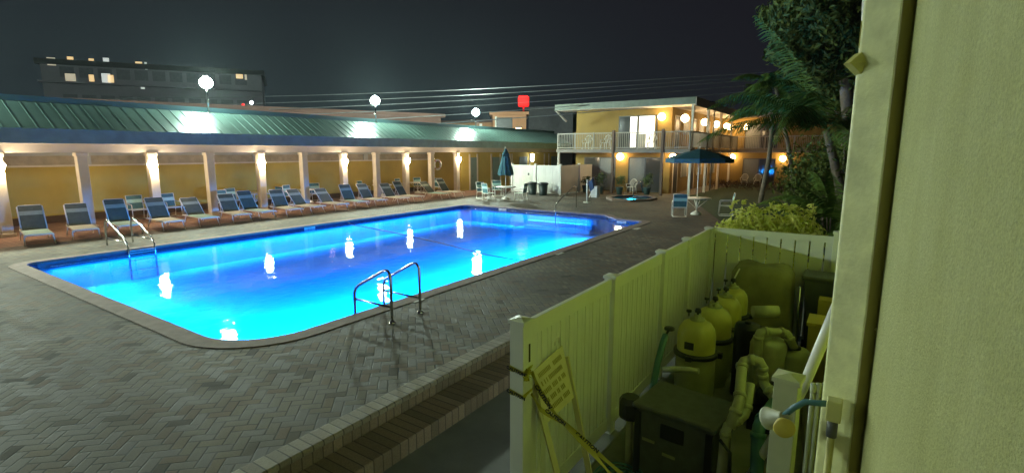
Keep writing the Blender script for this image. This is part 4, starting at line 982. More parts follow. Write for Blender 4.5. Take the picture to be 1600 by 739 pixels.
for fl_ in range(4):
    for k in range(11):
        p = A0+e_*(2.5+k*(LN-5)/10)-nb_*0.02+Vector((0, 0, 2.6+3.2*fl_))
        q = MB(); q.obox(p, e_*0.7, nb_*0.02, (0, 0, 0.6), 'far_window'); q.build('window', ap)
def block(name, pa, pb, dist_a, dist_b, ztop, depth, wallm, roofm, label, cat='building', wins=()):
    a = atd(pa, 238, dist_a); b = atd(pb, 238, dist_b); a.z = b.z = 0; e = (b-a).normalized(); nb = Vector((-e.y, e.x, 0))
    if nb.dot(a) < 0: nb = -nb
    L = (b-a).length; t_ = thing(name, (a+b)/2, label, cat)
    q = MB(); q.obox((a+b)/2+nb*depth/2+Vector((0, 0, ztop/2)), e*L/2, nb*depth/2, (0, 0, ztop/2), wallm); q.build('wall', t_)
    q = MB(); q.obox((a+b)/2+nb*depth/2+Vector((0, 0, ztop+0.15)), e*(L/2+0.3), nb*(depth/2+0.3), (0, 0, 0.15), roofm); q.build('roof', t_)
    for f_, z, w, h, mt in wins:
        c = a+e*L*f_-nb*0.02; c.z = z; q = MB(); q.obox(c, e*w/2, nb*0.03, (0, 0, h/2), mt); q.build('window', t_)
    return t_, a, b, nb
block('long_low_building', -60, 690, 44, 47, 5.75, 8, 'brown_roof', 'brown_roof', 'long low brown building showing just above the pavilion roof')
ob, a_, b_, n_ = block('orange_building', 770, 822, 52, 52, 6.35, 7, 'orange_stucco', 'orange_stucco', 'orange-lit block below the red sign', wins=[(0.35, 5.3, 1.6, 1.6, 'dark_frame'), (0.10, 5.2, 0.2, 2.0, 'marker_white')])
block('small_orange_house', 690, 768, 58, 55, 5.8, 6, 'orange_stucco', 'brown_roof', 'low orange-lit house behind the right floodlight', wins=[(0.5, 5.0, 1.0, 1.2, 'dark_frame'), (0.8, 5.0, 0.3, 1.4, 'window_dim')])
block('dark_house', 826, 900, 50, 48, 6.6, 8, 'dark_roof', 'dark_roof', 'unlit dark house between the orange block and the hotel')
# red sign on a pole
p = atd(818, 159, 60); rs = thing('red_sign', (p.x, p.y, 0), 'glowing red sign high on a pole beyond the orange block', 'sign')
q = MB(); q.tube([(p.x, p.y, 0), (p.x, p.y, p.z-0.5)], 0.12, 'steel', 8); q.build('pole', rs)
q = MB(); q.obox(p, RV*0.62, Vector((cos(YAW), sin(YAW), 0))*0.18, (0, 0, 0.62), 'lamp_red'); q.build('panel', rs, bevel=0.2)
# street lamps added unseen behind the pavilion to light the buildings beyond
sl_ = thing('added_street_lamp', (0, 0, 0), 'x', 'street lamp', 'added street lamps hidden behind the pavilion')
q = MB(); q.tube([(0, 0, 0), (0, 0, 5.7), (0, 0, 5.9), (0, -0.5, 6.05)], 0.05, 'steel', 8); q.build('pole', sl_)
q = MB(); q.obox((0, -0.7, 6.05), (0.12, 0, 0), (0, 0.28, 0), (0, 0, 0.06), 'grey_bin'); q.build('head', sl_)
q = MB(); q.obox((0, -0.7, 5.975), (0.10, 0, 0), (0, 0.24, 0), (0, 0, 0.012), 'fill_sodium'); q.build('lens', sl_)
US = set()
for px, d, dz, lab in ((230, 40, -1.6, 'added sodium street lamp, unseen behind the left part of the pavilion'), (500, 42, -1.6, 'added sodium street lamp, unseen behind the middle of the pavilion'), (735, 47, -1.2, 'added sodium street lamp, unseen behind the right floodlight'), (800, 46, -1.2, 'added sodium street lamp, unseen before the orange block')):
    b = atd(px, 238, d); o = place(sl_, (b.x, b.y, dz), 0, lab, used=US)
for px, d, lab in ((120, 60, 'added pale street lamp, unseen before the left half of the apartment block'), (330, 60, 'added pale street lamp, unseen before the right half of the apartment block')):
    b = atd(px, 238, d); o = place(sl_, (b.x, b.y, -0.6), 0, lab, used=US)  # pale-lensed pair added to lift the dark apartment front
    for ch in o.children:
        if ch.name.startswith('lens'): me = ch.data.copy(); me.materials.clear(); me.materials.append(MATS['fill_town']); ch.data = me
# small far lights
for px, py, d, mt, lab in ((393, 161, 43, 'lamp_cool', 'tiny white lamp above the long low building'), (380, 165, 43, 'lamp_red', 'tiny red lamp beside the white one'), (1257, 206, 60, 'win_white', 'tiny pale light seen through the palms'), (1266, 209, 60, 'win_white', 'second tiny pale light seen through the palms'), (1160, 207, 60, 'lamp_globe', 'tiny warm light beyond the hotel corner')):
    p = atd(px, py, d); t_ = thing('distant_lamp', (p.x, p.y, 0), lab, 'lamp'); q = MB(); q.tube([(p.x, p.y, 0), (p.x, p.y, p.z-0.08)], 0.04, 'dark_frame', 6); q.build('pole', t_); q = MB(); q.ball(p, 0.11, mt, 8, 6); q.build('bulb', t_)
# overhead wires
for k, (ya, yb, da, db) in enumerate(((138, 99, 75, 46), (152, 103, 72, 45), (166, 106, 70, 44), (178, 113, 68, 44), (194, 121, 66, 43), (208, 131, 64, 42))):
    a = atd(-300, ya+12, da); b = atd(1420, yb, db); pts = []
    for i in range(25): t_ = i/24; pp = a.lerp(b, t_); pp.z -= 1.1*sin(pi*t_); pts.append(pp)
    q = MB(); q.tube(pts, 0.028, 'wire_black', 5)
    tag(q.build('overhead_wire'), 'thin overhead wire crossing the night sky, %s from the top' % ORD[k], 'wire', 'overhead wires')
# ================================================================== EQUIPMENT YARD
YF = 2.1; ZT = 1.45; ZG = -0.35
yf = thing('yard_fence', (3.24, YF, ZG), 'white vinyl fence shutting off the pool equipment yard, running away from the near post', 'fence')
fx = [3.24, 5.04, 6.72, 7.95, 9.32]
for i, x in enumerate(fx): vinyl_post(yf, x, YF, ZG, ZT-0.03 if i else ZT-0.02, 0.127)
for a, b in zip(fx[:-1], fx[1:]):
    L = b-a; q = MB(); x0, x1 = a+0.065, b-0.065; n_ = max(6, round((x1-x0)/0.16)); w = (x1-x0)/n_
    for k in range(n_):
        c0 = x0+k*w; q.box(c0+0.004, c0+w-0.004, YF-0.011, YF+0.011, ZG+0.18, ZT-0.16, 'white_vinyl')
        q.box(c0+w*0.36, c0+w*0.64, YF-0.018, YF+0.018, ZG+0.18, ZT-0.16, 'white_vinyl')
    q.build('panel', yf)
    q = MB(); q.box(x0, x1, YF-0.024, YF+0.024, ZT-0.17, ZT-0.03, 'white_vinyl'); q.build('rail', yf, bevel=0.004); q = MB(); q.box(x0, x1, YF-0.024, YF+0.024, ZG+0.04, ZG+0.19, 'white_vinyl'); q.build('rail', yf, bevel=0.004)
q = MB(); q.box(3.255, 3.275, YF-0.0675, YF-0.064, ZT-0.34, ZT-0.19, 'ink_black'); q.build('slot', yf)
bf = thing('back_fence', (9.35, 1.1, ZG), 'white vinyl back fence of the yard with slits between its boards', 'fence')
q = MB(); ys = 0.15
while ys < 2.0: q.box(9.30, 9.325, ys+0.006, ys+0.19, ZG+0.1, ZT-0.10, 'white_vinyl'); ys += 0.205
q.build('panel', bf)
q = MB(); q.box(9.285, 9.34, 0.10, 2.03, ZT-0.10, ZT+0.0, 'white_vinyl'); q.build('rail', bf); q = MB(); q.box(9.285, 9.34, 0.10, 2.03, ZG+0.03, ZG+0.13, 'white_vinyl'); q.build('rail', bf)
vinyl_post(bf, 9.31, 0.17, ZG, ZT+0.05, 0.15)
gp = thing('gate_post', (3.25, 0.22, ZG), 'single white capped post standing by the lamp holder', 'post')
vinyl_post(gp, 3.25, 0.235, ZG, ZT-0.02, 0.127, 'dimmed_vinyl', ang=R(-6))

# sand filters
def make_filter():
    r_ = thing('pool_filter', (0, 0, 0), 'x', 'pool filter', 'yellow-domed pool filters in a line')
    z0 = 0.0; q = MB(); q.lathe((0, 0, z0), [(0.0, 0), (0.20, 0.0), (0.20, 0.06), (0.235, 0.12), (0.235, 0.60), (0.225, 0.63)], 'tank_tan', 28); q.build('tank', r_)
    q = MB(); q.lathe((0, 0, z0), [(0.225, 0.62), (0.262, 0.625), (0.268, 0.65), (0.262, 0.675), (0.225, 0.68)], 'black_plastic', 28)
    q.obox((-0.275, 0.0, 0.65), (0.03, 0, 0), (0, 0.035, 0), (0, 0, 0.03), 'black_plastic'); q.obox((0.05, -0.275, 0.65), (0.035, 0, 0), (0, 0.03, 0), (0, 0, 0.03), 'black_plastic'); q.build('clamp_band', r_)
    q = MB(); q.lathe((0, 0, z0), [(0.225, 0.68), (0.225, 0.88), (0.21, 0.955), (0.17, 1.02), (0.11, 1.055), (0.0, 1.07)], 'filter_yellow', 28); q.build('dome', r_)
    q = MB(); q.obox((-0.227, 0.02, 0.79), (0.004, 0, 0), (0, 0.055, 0), (0, 0, 0.045), 'ink_black'); q.build('badge', r_)
    q = MB(); q.lathe((0, 0, 1.06), [(0.09, 0), (0.09, 0.025), (0.05, 0.03), (0.045, 0.07), (0.0, 0.07)], 'tank_tan', 14); q.tube([(-0.07, 0, 1.10), (0.10, 0.0, 1.10)], 0.018, 'tank_tan', 8); q.build('manifold', r_)
    q = MB(); q.tube([(0, 0, 1.12), (0, 0, 1.16)], 0.014, 'black_plastic', 8); q.lathe((0, 0, 1.155), [(0.0, 0), (0.035, 0.0), (0.04, 0.02), (0.03, 0.05), (0, 0.055)], 'black_plastic', 10); q.build('knob', r_)
    q = MB(); q.lathe((-0.03, 0.10, 1.10), [(0.008, 0), (0.008, 0.05), (0.03, 0.05), (0.034, 0.065), (0.03, 0.08), (0, 0.08)], 'black_plastic', 10); q.build('gauge', r_)
    return r_
fi = make_filter(); UFi = set()
for (px, py), lab in zip(((1090, 499), (1117, 479), (1134, 463), (1145, 449)), ('nearest yellow-domed filter in the equipment yard', 'second yellow-domed filter from the front', 'third yellow-domed filter from the front', 'farthest yellow-domed filter, by the covered box')):
    p = atz(px, py, ZG+1.07); place(fi, (p.x, p.y, ZG), R(random.uniform(-12, 12)), lab, used=UFi)

# dark pool heater box in the foreground
hc = Vector((4.62, 1.16, 0)); ha = R(-6); HX = Vector((cos(ha), sin(ha), 0)); HY = Vector((-sin(ha), cos(ha), 0))
he = thing('pool_heater', (hc.x, hc.y, ZG), 'dark boxy pool heater in the foreground of the yard', 'heater')
q = MB(); q.obox(hc+Vector((0, 0, 0.02)), HX*0.28, HY*0.36, (0, 0, 0.37), 'heater_metal'); q.build('cabinet', he, bevel=0.03)
q = MB(); q.obox(hc+Vector((0, 0, 0.41)), HX*0.31, HY*0.39, (0, 0, 0.025), 'heater_metal'); q.build('lid', he, bevel=0.02)
q = MB(); q.obox(hc-HX*0.285-HY*0.0+Vector((0, 0, 0.24)), HX*0.008, HY*0.11, (0, 0, 0.07), 'black_plastic'); q.build('control_window', he, bevel=0.01)
for dy, dz in ((0.22, 0.10), (0.02, 0.02)):
    q = MB(); q.obox(hc-HX*0.285+HY*dy+Vector((0, 0, dz)), HX*0.004, HY*0.06, (0, 0, 0.013), 'tank_tan'); q.build('label_strip', he)
for s_ in (-1, 1):
    q = MB(); q.obox(hc-HX*0.285+HY*0.33*s_+Vector((0, 0, 0.0)), HX*0.012, HY*0.03, (0, 0, 0.36), 'black_plastic'); q.build('corner_strip', he)
q = MB(); q.tube([hc-HX*0.30-HY*0.42+Vector((0, 0, 0.36)), hc-HX*0.34-HY*0.52+Vector((0, 0, 0.30)), hc-HX*0.34-HY*0.54+Vector((0, 0, -0.10))], 0.014, 'black_plastic', 8); q.build('cable', he)
# black valve actuator box left of the heater
p = atd(985, 636, 4.75); va = thing('valve_actuator', p, 'black faceted valve box left of the dark heater', 'valve')
q = MB(); q.lathe(p+Vector((0, 0, -0.10)), [(0.0, 0), (0.10, 0), (0.115, 0.03), (0.115, 0.16), (0.085, 0.21), (0, 0.21)], 'black_plastic', 8, smooth=False); q.build('housing', va)
q = MB(); q.tube([p+Vector((0, 0, -0.1)), Vector((p.x, p.y, ZG))], 0.035, 'pvc', 10); q.build('pipe', va)
# teal hose / vacuum head handle leaning on fence
a = atd(1018, 618, 5.1); b = atd(1036, 535, 5.3); tv = thing('teal_pipe', a, 'bent dark teal pipe rising beside the fence', 'pipe')
q = MB(); q.tube([Vector((a.x, a.y, ZG)), a, a.lerp(b, 0.6)+Vector((0.0, 0.01, 0)), b, b+Vector((0.08, 0.0, 0.05))], 0.035, 'hose_teal', 10); q.build('tube', tv)
p = atd(1046, 514, 5.35); q = MB(); q.lathe(p+Vector((0, 0, -0.01)), [(0, 0), (0.05, 0), (0.055, 0.01), (0.05, 0.025), (0, 0.025)], 'black_plastic', 12); q.tube([p, Vector((b.x+0.08, b.y, b.z+0.05))], 0.012, 'black_plastic', 6); q.build('handwheel', tv)

# pvc pipe runs
def pipe(pts, r_, label, mat='pvc', group='pale plastic pipes of the equipment', fit=True):
    pp = [Vector(p) for p in pts]; t_ = thing('plastic_pipe', pp[0], label, 'pipe', group)
    sm = [pp[0]]
    for i in range(1, len(pp)-1):
        a_, b_ = (pp[i-1]-pp[i]), (pp[i+1]-pp[i]); d = min(0.06, a_.length*0.4, b_.length*0.4)
        p0 = pp[i]+a_.normalized()*d; p1 = pp[i]+b_.normalized()*d
        sm += [p0, (p0+p1+pp[i]*2)/4, p1]
    sm.append(pp[-1]); q = MB(); q.tube(sm, r_, mat, 12); q.build('tube', t_)
    if fit:
        for i in range(1, len(pp)-1):
            q = MB()
            for e in (pp[i-1]-pp[i], pp[i+1]-pp[i]):
                e = e.normalized(); q.tube([pp[i]+e*0.055, pp[i]+e*0.095], r_*1.18, mat, 12)
            q.build('elbow', t_)
    return t_
D = lambda px, py, d: atd(px, py, d)
g0 = lambda v: Vector((v.x, v.y, ZG+0.04))
pipe([D(1036, 577, 5.6), D(1062, 577, 5.55), D(1092, 580, 5.5)], 0.032, 'short level pipe at the front filter', fit=False)
pipe([D(1140, 668, 4.4), D(1155, 630, 4.5), D(1160, 563, 4.9), D(1190, 563, 4.9), D(1192, 600, 4.9), D(1220, 628, 4.8), D(1230, 640, 4.8)], 0.045, 'thick goose-neck pipe between the heater and the capped post')
pipe([g0(D(1128, 690, 4.3)), D(1135, 664, 4.4), D(1165, 650, 4.5), D(1172, 600, 4.7)], 0.04, 'curved pipe low beside the heater')
pipe([D(1176, 487, 6.6), D(1216, 487, 6.7)], 0.07, 'thick short pipe at the pump group', fit=False)
pipe([g0(D(1186, 560, 6.3)), D(1186, 518, 6.3), D(1230, 520, 6.5), D(1240, 545, 6.5)], 0.05, 'pipe bending over the pump')
pipe([g0(D(1216, 640, 4.6)), D(1222, 600, 4.9), D(1262, 590, 5.2), g0(D(1270, 640, 5.2))], 0.035, 'pipe behind the capped post')
pipe([g0(D(1190, 720, 3.9)), D(1185, 665, 4.3), D(1210, 630, 4.6)], 0.05, 'dark pipe before the capped post', mat='hose_teal')
# brace pipe from the wall down past the post
pipe([D(1309, 478, 3.3), D(1252, 612, 3.75), D(1170, 745, 4.4)], 0.032, 'long pale diagonal pipe from the wall down behind the capped post', fit=False, mat='frame_white')
# pump group
pm = D(1205, 490, 6.5); pg = thing('pool_pump', (pm.x, pm.y, ZG), 'pump with pale housing and thick pipes in mid yard', 'pump')
q = MB(); q.lathe((pm.x, pm.y, ZG), [(0.0, 0), (0.19, 0), (0.20, 0.04), (0.20, 0.85), (0.17, 0.93), (0.10, 0.96), (0, 0.97)], 'pvc', 20); q.build('chlorinator', pg)
q = MB(); q.lathe((pm.x-0.3, pm.y-0.15, ZG+0.42), [(0.0, -0.2), (0.12, -0.2), (0.13, -0.1), (0.13, 0.2), (0.08, 0.24), (0, 0.24)], 'black_plastic', 16, axis=(0.9, -0.4, 0)); q.build('motor', pg)
q = MB(); q.box(pm.x-0.5, pm.x-0.1, pm.y-0.4, pm.y+0.1, ZG, ZG+0.2, 'black_plastic'); q.build('base', pg)
bk = D(1170, 490, 6.9); bt_ = thing('chemical_drum', (bk.x, bk.y, ZG), 'tall black drum beside the filters', 'drum')
q = MB(); q.lathe((bk.x, bk.y, ZG), [(0, 0), (0.15, 0), (0.155, 0.03), (0.155, 0.90), (0.14, 0.95), (0, 0.96)], 'black_plastic', 20); q.build('body', bt_); q = MB(); q.lathe((bk.x, bk.y, ZG+0.96), [(0.04, 0), (0.04, 0.02), (0, 0.02)], 'black_plastic', 12); q.build('cap', bt_)
ct = D(1245, 505, 6.6); cth = thing('chemical_tank', (ct.x, ct.y, ZG), 'grey-green round tank right of the pump', 'tank')
q = MB(); q.lathe((ct.x, ct.y, ZG), [(0, 0), (0.2, 0), (0.2, 0.75), (0.15, 0.82), (0, 0.83)], 'tank_tan', 18); q.build('body', cth); q = MB(); q.lathe((ct.x, ct.y, ZG+0.83), [(0.07, 0), (0.07, 0.03), (0, 0.035)], 'black_plastic', 12); q.build('lid', cth)
# small coupling pieces beside wall
for k in range(4):
    pass
# electrical cabinets
yb = D(1283, 500, 7.2); yc = thing('yellow_cabinet', (yb.x, yb.y, ZG), 'yellow painted cabinet against the building wall in the yard', 'cabinet')
q = MB(); q.box(yb.x-0.2, yb.x+0.2, yb.y-0.22, yb.y+0.12, ZG, 0.66, 'yard_yellow'); q.build('body', yc, bevel=0.01); q = MB(); q.box(yb.x-0.22, yb.x+0.22, yb.y-0.24, yb.y+0.14, 0.66, 0.70, 'yard_yellow'); q.build('lid', yc)
y2 = D(1296, 462, 8.3); y2t = thing('yellow_box', (y2.x, y2.y, ZG), 'small yellow box on a post behind the yellow cabinet', 'box')
q = MB(); q.box(y2.x-0.12, y2.x+0.12, y2.y-0.15, y2.y+0.12, 0.42, 0.70, 'yard_yellow'); q.build('body', y2t); q = MB(); q.box(y2.x-0.04, y2.x+0.04, y2.y-0.05, y2.y+0.03, ZG, 0.42, 'yard_yellow'); q.build('stand', y2t)
gb = D(1292, 430, 8.9); gbt = thing('grey_bin', (gb.x, gb.y, ZG), 'tall dark grey wheeled bin in the far corner of the yard', 'bin')
q = MB(); b4 = [(-0.2, -0.24), (0.2, -0.24), (0.2, 0.24), (-0.2, 0.24)]; Zb = ZG; Zt = 0.86
q.add([(gb.x+a*0.8, gb.y+b*0.8, Zb) for a, b in b4]+[(gb.x+a*1.2, gb.y+b*1.15, Zt) for a, b in b4], [(0, 1, 2, 3), (4, 5, 6, 7), (0, 1, 5, 4), (1, 2, 6, 5), (2, 3, 7, 6), (3, 0, 4, 7)], 'grey_bin'); q.build('body', gbt, bevel=0.02)
q = MB(); q.box(gb.x-0.27, gb.x+0.27, gb.y-0.31, gb.y+0.31, Zt, Zt+0.06, 'grey_bin'); q.build('lid', gbt, bevel=0.02)
q = MB(); q.tube([(gb.x-0.2, gb.y+0.30, ZG+0.1), (gb.x-0.27, gb.y+0.32, 0.75)], 0.018, 'steel', 8); q.build('handle', gbt)
for s_ in (-1, 1):
    q = MB(); q.lathe((gb.x+0.15, gb.y+0.24*s_, ZG+0.08), [(0, -0.02), (0.08, -0.02), (0.08, 0.02), (0, 0.02)], 'black_plastic', 14, axis=(0, 1, 0)); q.build('wheel', gbt)
# tarpaulin-covered box: rumpled cover
tb = D(1192, 430, 9.0); tt = thing('covered_equipment', (tb.x, tb.y, ZG), 'bulky box under an olive tarpaulin before the back fence', 'cover')
q = MB(); NU, NV = 28, 12; vs = []
W0, D0, TZ = 0.44, 0.34, 0.92
for j in range(NV+1):
    t_ = j/NV
    for i in range(NU):
        a = 2*pi*i/NU; c_, s_ = cos(a), sin(a); k_ = (abs(c_)**4+abs(s_)**4)**(-0.25)
        fl_ = 1+0.10*(1-t_)+0.035*sin(a*7+t_*3)*(1-t_)+0.02*random.uniform(-1, 1)
        zz = ZG+0.05+(TZ-ZG)*min(1, t_*1.06)-0.0; sh = 1.0 if t_ < 0.85 else 1-0.35*(t_-0.85)/0.15
        vs.append((tb.x+s_*k_*D0*fl_*sh, tb.y+c_*k_*W0*fl_*sh, zz+0.03*sin(a*3)*t_))
q.add(vs+[(tb.x, tb.y, TZ+0.06)], [(j*NU+i, j*NU+(i+1) % NU, (j+1)*NU+(i+1) % NU, (j+1)*NU+i) for j in range(NV) for i in range(NU)]+[(NV*NU+i, NV*NU+(i+1) % NU, (NV+1)*NU) for i in range(NU)], 'tarp_olive', True); q.build('tarpaulin', tt)
q = MB(); q.box(tb.x-0.5, tb.x-0.36, tb.y-0.40, tb.y+0.35, ZG, ZG+0.42, 'heater_metal'); q.build('base', tt)
q = MB(); q.tube([(tb.x-0.30, tb.y+0.30, TZ), (tb.x-0.42, tb.y+0.44, 0.55), (tb.x-0.60, tb.y+0.62, 0.40)], 0.012, 'frame_white', 6); q.build('rope', tt)

# A-frame sign barricade
def quad_board(corners, th, mat):
    c = [Vector(v) for v in corners]; nn_ = (c[1]-c[0]).cross(c[3]-c[0]).normalized()*th/2; q = MB()
    q.add([v-nn_ for v in c]+[v+nn_ for v in c], [(0, 1, 2, 3), (7, 6, 5, 4), (0, 1, 5, 4), (1, 2, 6, 5), (2, 3, 7, 6), (3, 0, 4, 7)], mat); return q
tl, tr_, br, bl = D(833, 580, 4.0), D(878, 540, 4.3), D(897, 620, 4.2), D(851, 664, 3.9)
sg = thing('warning_sign', (tl.x, tl.y, ZG), 'pale yellow warning board on two legs leaning inside the fence', 'sign')
quad_board([tl, tr_, br, bl], 0.012, 'sign_cream').build('board', sg)
exs = ((tr_-tl)+(br-bl)).normalized(); eys = ((tl-bl)+(tr_-br)).normalized(); eys = (eys-exs*eys.dot(exs)).normalized()
nzs = exs.cross(eys); 
if nzs.dot(Vector((0, 0, CAMZ))-tl) < 0: nzs = -nzs
Wd = (tr_-tl).length; Hh = (tl-bl).length
for k in range(5):                      # five worn lines of lettering, no longer readable
    q = MB(); c0 = tl.lerp(bl, 0.15+0.17*k); c1 = tr_.lerp(br, 0.15+0.17*k); L = (c1-c0); u_ = 0.14 if k % 2 else 0.10
    dl = L.normalized(); h_ = Hh*0.045; w_ = L.length; pos_ = u_*w_
    while pos_ < w_*(1-u_)-0.01:
        lw = random.uniform(0.010, 0.016)
        if random.random() > 0.14: q.obox(c0+dl*(pos_+lw/2)+nzs*0.0085, dl*lw*0.42, eys*h_, nzs*0.0006, 'ink_brown')
        pos_ += lw+0.004
    q.build('lettering', sg)
for a, bpx, d2 in ((bl, (872, 745), 3.75), (br, (922, 745), 4.05)):
    f_ = D(bpx[0], bpx[1], d2); dr = (f_-a); f2 = a+dr*((a.z-ZG)/max(0.05, a.z-f_.z)) if a.z-f_.z > 0.05 else f_
    q = MB(); q.bar(a+(a-f2).normalized()*0.35, f2, 0.05, 0.02, 'sign_cream'); q.build('leg', sg)
q = MB(); cc = D(866, 540, 4.3); q.tube([cc, cc+Vector((0.03, 0.01, 0.06)), cc+Vector((0.07, 0.0, 0.06)), cc+Vector((0.08, 0, 0))], 0.010, 'frame_white', 8); q.build('clip', sg)

# caution tape round the near post and across to the yard
ct_ = thing('caution_tape', (3.24, YF, 0.9), 'yellow tape with black lettering tied round the near fence post and trailing across', 'tape')
def tape(pts, wd, name, txt_every=None, up=None):
    pp = [Vector(p) for p in pts]; q = MB(); vs = []; n_ = len(pp)
    for i, p in enumerate(pp):
        d = (pp[min(i+1, n_-1)]-pp[max(i-1, 0)]).normalized(); u_ = Vector((0, 0, 1)) if up is None else up; w_ = (u_-d*u_.dot(d)).normalized()
        w_ = (w_+d.cross(w_)*0.35*sin(i*0.8)).normalized()
        vs += [p-w_*wd/2, p+w_*wd/2]
    q.add(vs, [(2*i, 2*i+2, 2*i+3, 2*i+1) for i in range(n_-1)], 'tape_yellow', True); o = q.build(name, ct_, fix=False); return o, pp
def tape_text(a, b, s_, sz, parent, nrm_hint):
    a, b = Vector(a), Vector(b); ex = (b-a).normalized(); up = Vector((0, 0, 1)); ey = (up-ex*up.dot(ex)).normalized(); ez = ex.cross(ey)
    c = (a+b)/2+ez*0.003*(1 if ez.dot(nrm_hint) > 0 else -1)
    if ez.dot(nrm_hint) < 0: ex = -ex
    text_mesh(s_, sz*1.15, 'ink_black', frame_mtx(c, ex, ey), 'lettering', parent, extrude=0.0006, bold=0.0022)
hint = Vector((-1, -0.5, 0.2)); xp0, xp1, yp0, yp1 = 3.24-0.0665, 3.24+0.0665, YF-0.0665, YF+0.0665
for z0, z1 in ((atd(800, 572, 3.9).z, 0.0), (atd(800, 608, 3.9).z, 0.0)):
    lp_ = [(xp0, yp1, z0+0.012), (xp0, (yp0+yp1)/2, z0), (xp0, yp0, z0-0.012)]
    o, _ = tape(lp_, 0.050, 'band', up=Vector((0, 0, 1)))
    tape_text((xp0-0.004, yp1-0.01, z0+0.01), (xp0-0.004, yp0+0.01, z0-0.01), 'CAUTION', 0.034, o, Vector((-1, 0, 0)))
    lp_ = [(xp0, yp0, z0-0.012), ((xp0+xp1)/2, yp0, z0+0.0), (xp1, yp0, z0+0.005)]
    tape(lp_, 0.050, 'band')
q = MB()
for k in range(8):
    p = Vector((3.20, yp0-0.012, atd(800, 576, 3.9).z)); a = k*0.8
    q.bar(p, p+Vector((0.05*cos(a), -0.012, 0.05*sin(a))), 0.03, 0.004, 'tape_yellow')
q.build('knot', ct_)
s0 = Vector((xp1-0.03, yp0-0.01, atd(800, 576, 3.9).z)); s1 = D(868, 648, 3.72); s2 = D(925, 700, 3.6); s3 = D(985, 752, 3.5)
def bez(ps, n_):
    out = []
    for i in range(len(ps)-1):
        for k in range(n_): out.append(ps[i].lerp(ps[i+1], k/n_))
    return out+[ps[-1]]
o, _ = tape(bez([s0, D(845, 614, 3.8), s1, s2, s3], 5), 0.042, 'trailing_strip')
tape_text(D(836, 600, 3.78), D(862, 640, 3.72), 'CAUTION', 0.040, o, hint)
tape_text(D(900, 676, 3.62), D(935, 706, 3.56), 'CAUTION', 0.040, o, hint)
s0b = Vector((xp1-0.03, yp0-0.01, atd(800, 610, 3.9).z))
o, _ = tape(bez([s0b, D(845, 640, 3.76), D(880, 662, 3.66), D(930, 712, 3.5), D(960, 748, 3.4)], 5), 0.038, 'trailing_strip')
tape_text(D(852, 640, 3.72), D(884, 664, 3.64), 'CAUTION', 0.036, o, hint)

# ================================================================== NEAR BUILDING (camera side)
def hd_(px, d): r_ = ray(px, 238); r_ = Vector((r_.x, r_.y, 0)).normalized(); return r_*d
A = hd_(1326, 2.50); B = hd_(1384, 2.42); C = hd_(1403, 2.45)
nb = thing('near_building', (2.6, -0.3, ZG), 'pale yellow-green stucco building with broad corner trim at the right edge', 'building')
ZT2 = 6.5
Dp = Vector((-3.2, -0.62, 0)); 
foot = [(Dp.x, Dp.y), (C.x, C.y), (C.x+0.02, C.y-0.6), (Dp.x, Dp.y-0.8)]
q = MB(); q.prism([(Dp.x, Dp.y), (C.x-0.02, C.y-0.002), (C.x+0.05, C.y-0.03), (C.x+0.05, -4.5), (Dp.x, -4.5)], ZG, ZT2, 'near_stucco'); q.build('wall', nb)
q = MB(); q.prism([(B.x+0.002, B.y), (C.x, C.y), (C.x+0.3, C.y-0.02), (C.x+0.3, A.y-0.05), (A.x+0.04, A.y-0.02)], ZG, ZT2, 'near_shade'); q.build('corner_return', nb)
q = MB(); th_ = (Vector((-(B-A).y, (B-A).x, 0))).normalized()*-0.03
q.prism([(A.x, A.y), (B.x, B.y), (B.x+0.05, B.y+0.004), (A.x+0.05, A.y+0.004)], ZG, ZT2, 'near_trim'); q.build('corner_trim', nb, bevel=0.008)
q = MB(); q.box(2.85, 9.25, -0.9, -0.06, ZG, ZT2, 'rear_yellow'); q.build('rear_wall', nb)
q = MB()
for z in (1.0, 2.05, 3.3):
    q.ball((C.x-0.005, C.y-0.0, z), 0.007, 'near_trim', 8, 5)
q.build('screw', nb)
# bracket shaped like an arrowhead and a conduit up the edge
wb = thing('wall_bracket', (A.x, A.y, 3.2), 'small pointed yellow bracket sticking out near the top of the trim', 'bracket')
a0, a1, a2, a3 = D(1323, 100, 2.46), D(1341, 84, 2.5), D(1352, 100, 2.5), D(1341, 118, 2.5)
quad_board([a0, a1, a2, a3], 0.03, 'bracket_yellow').build('plate', wb)
q = MB(); q.tube([a0.lerp(a2, 0.6), a2+Vector((0.05, -0.05, 0))], 0.012, 'bracket_yellow', 8); q.build('stem', wb)
cdt = thing('conduit', (A.x, A.y, 3.6), 'thin pale conduit clipped to the top edge of the trim', 'conduit')
q = MB(); q.tube([D(1353, -20, 2.52), D(1350, 40, 2.52), D(1346, 88, 2.52)], 0.010, 'frame_white', 8); q.build('tube', cdt)
q = MB(); c_ = D(1351, 55, 2.52); q.obox(c_, (0.012, 0, 0), (0, 0.016, 0), (0, 0, 0.05), 'bracket_yellow'); q.build('clip', cdt)
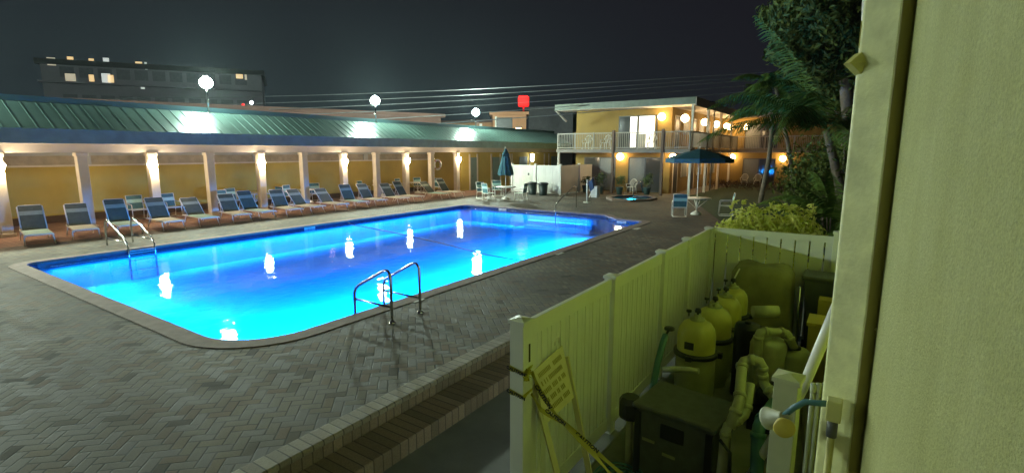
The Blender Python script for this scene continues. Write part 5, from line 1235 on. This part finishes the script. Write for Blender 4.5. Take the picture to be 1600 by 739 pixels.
# flood-lamp holder on a wall box
bx_ = D(1303, 640, 2.40); lh = thing('lamp_holder', bx_, 'unlit white spotlight holder on a bent arm reaching from the wall box', 'lamp')
q = MB(); q.obox(bx_, (0.03, 0, 0), (0, 0.028, 0), (0, 0, 0.045), 'box_paint'); q.build('junction_box', lh, bevel=0.005)
tip = D(1222, 652, 2.42); q = MB(); q.tube([bx_+Vector((0, 0.02, 0.02)), D(1280, 630, 2.4), D(1258, 628, 2.4), D(1240, 637, 2.4), tip], 0.013, 'hose_teal', 10); q.build('arm', lh)
ad = (D(1190, 654, 2.47)-tip).normalized(); q = MB(); q.lathe(tip, [(0.0, -0.04), (0.016, -0.04), (0.018, -0.01), (0.024, -0.01), (0.026, 0.0), (0.022, 0.004), (0.030, 0.018), (0.027, 0.022), (0.038, 0.04), (0.035, 0.044), (0.050, 0.068), (0.050, 0.078), (0.044, 0.078), (0.0, 0.05)], 'dimmed_vinyl', 20, axis=ad); q.build('shade', lh)
t2 = tip+Vector((0.0, 0.0, -0.02)); ad2 = (D(1226, 670, 2.36)-t2).normalized(); q = MB(); q.lathe(t2, [(0.0, -0.01), (0.02, -0.01), (0.03, 0.02), (0.045, 0.055), (0.042, 0.065), (0, 0.06)], 'yard_yellow', 16, axis=ad2); q.build('second_shade', lh)
q = MB(); q.tube([bx_+Vector((0, 0, -0.04)), bx_+Vector((0, 0, -0.12))], 0.020, 'heater_metal', 10); q.tube([bx_+Vector((0, 0, -0.12)), bx_+Vector((0, 0, -0.55)), Vector((bx_.x, bx_.y, ZG))], 0.014, 'bracket_yellow', 10); q.build('conduit', lh)
q = MB()
for k in range(4):
    p = D(1272+9*k, 600, 3.6); q = MB(); t_ = thing('capped_stub', p, 'short pale capped pipe stub beside the wall, %s of four' % ORD[k], 'pipe', 'four pipe stubs by the wall')
    q.tube([Vector((p.x, p.y, ZG)), p], 0.016, 'pvc', 10); q.build('tube', t_); q = MB(); q.lathe(p, [(0.02, -0.05), (0.022, 0), (0, 0.008)], 'pvc', 10); q.build('cap', t_)
# dim bits on the yard floor: leaf litter and a coiled hose
q = MB(); pts = []
for k in range(60):
    a = k*0.42; r_ = 0.20+0.0015*k; pts.append((4.15+r_*cos(a), 1.62+r_*0.8*sin(a), ZG+0.02+0.0016*k))
q.tube(pts, 0.012, 'hose_teal', 6); tag(q.build('garden_hose'), 'thin coiled hose on the yard floor behind the warning board', 'hose')

# ================================================================== HAZE (thin scatter added for a glow round the lamps)
HZ = bpy.data.materials.new('haze'); HZ.use_nodes = True; ht = HZ.node_tree; ht.nodes.clear()
ho_ = ht.nodes.new('ShaderNodeOutputMaterial'); pv = ht.nodes.new('ShaderNodeVolumePrincipled'); pv.inputs['Color'].default_value = (0.75, 0.95, 1, 1)
pv.inputs['Density'].default_value = 0.00028; pv.inputs['Anisotropy'].default_value = 0.72; ht.links.new(pv.outputs[0], ho_.inputs['Volume']); MATS['haze'] = HZ
q = MB(); q.box(-30, 110, -40, 110, -2.6, 16.5, 'haze'); hz = q.build('haze'); tag(hz, kind='stuff')
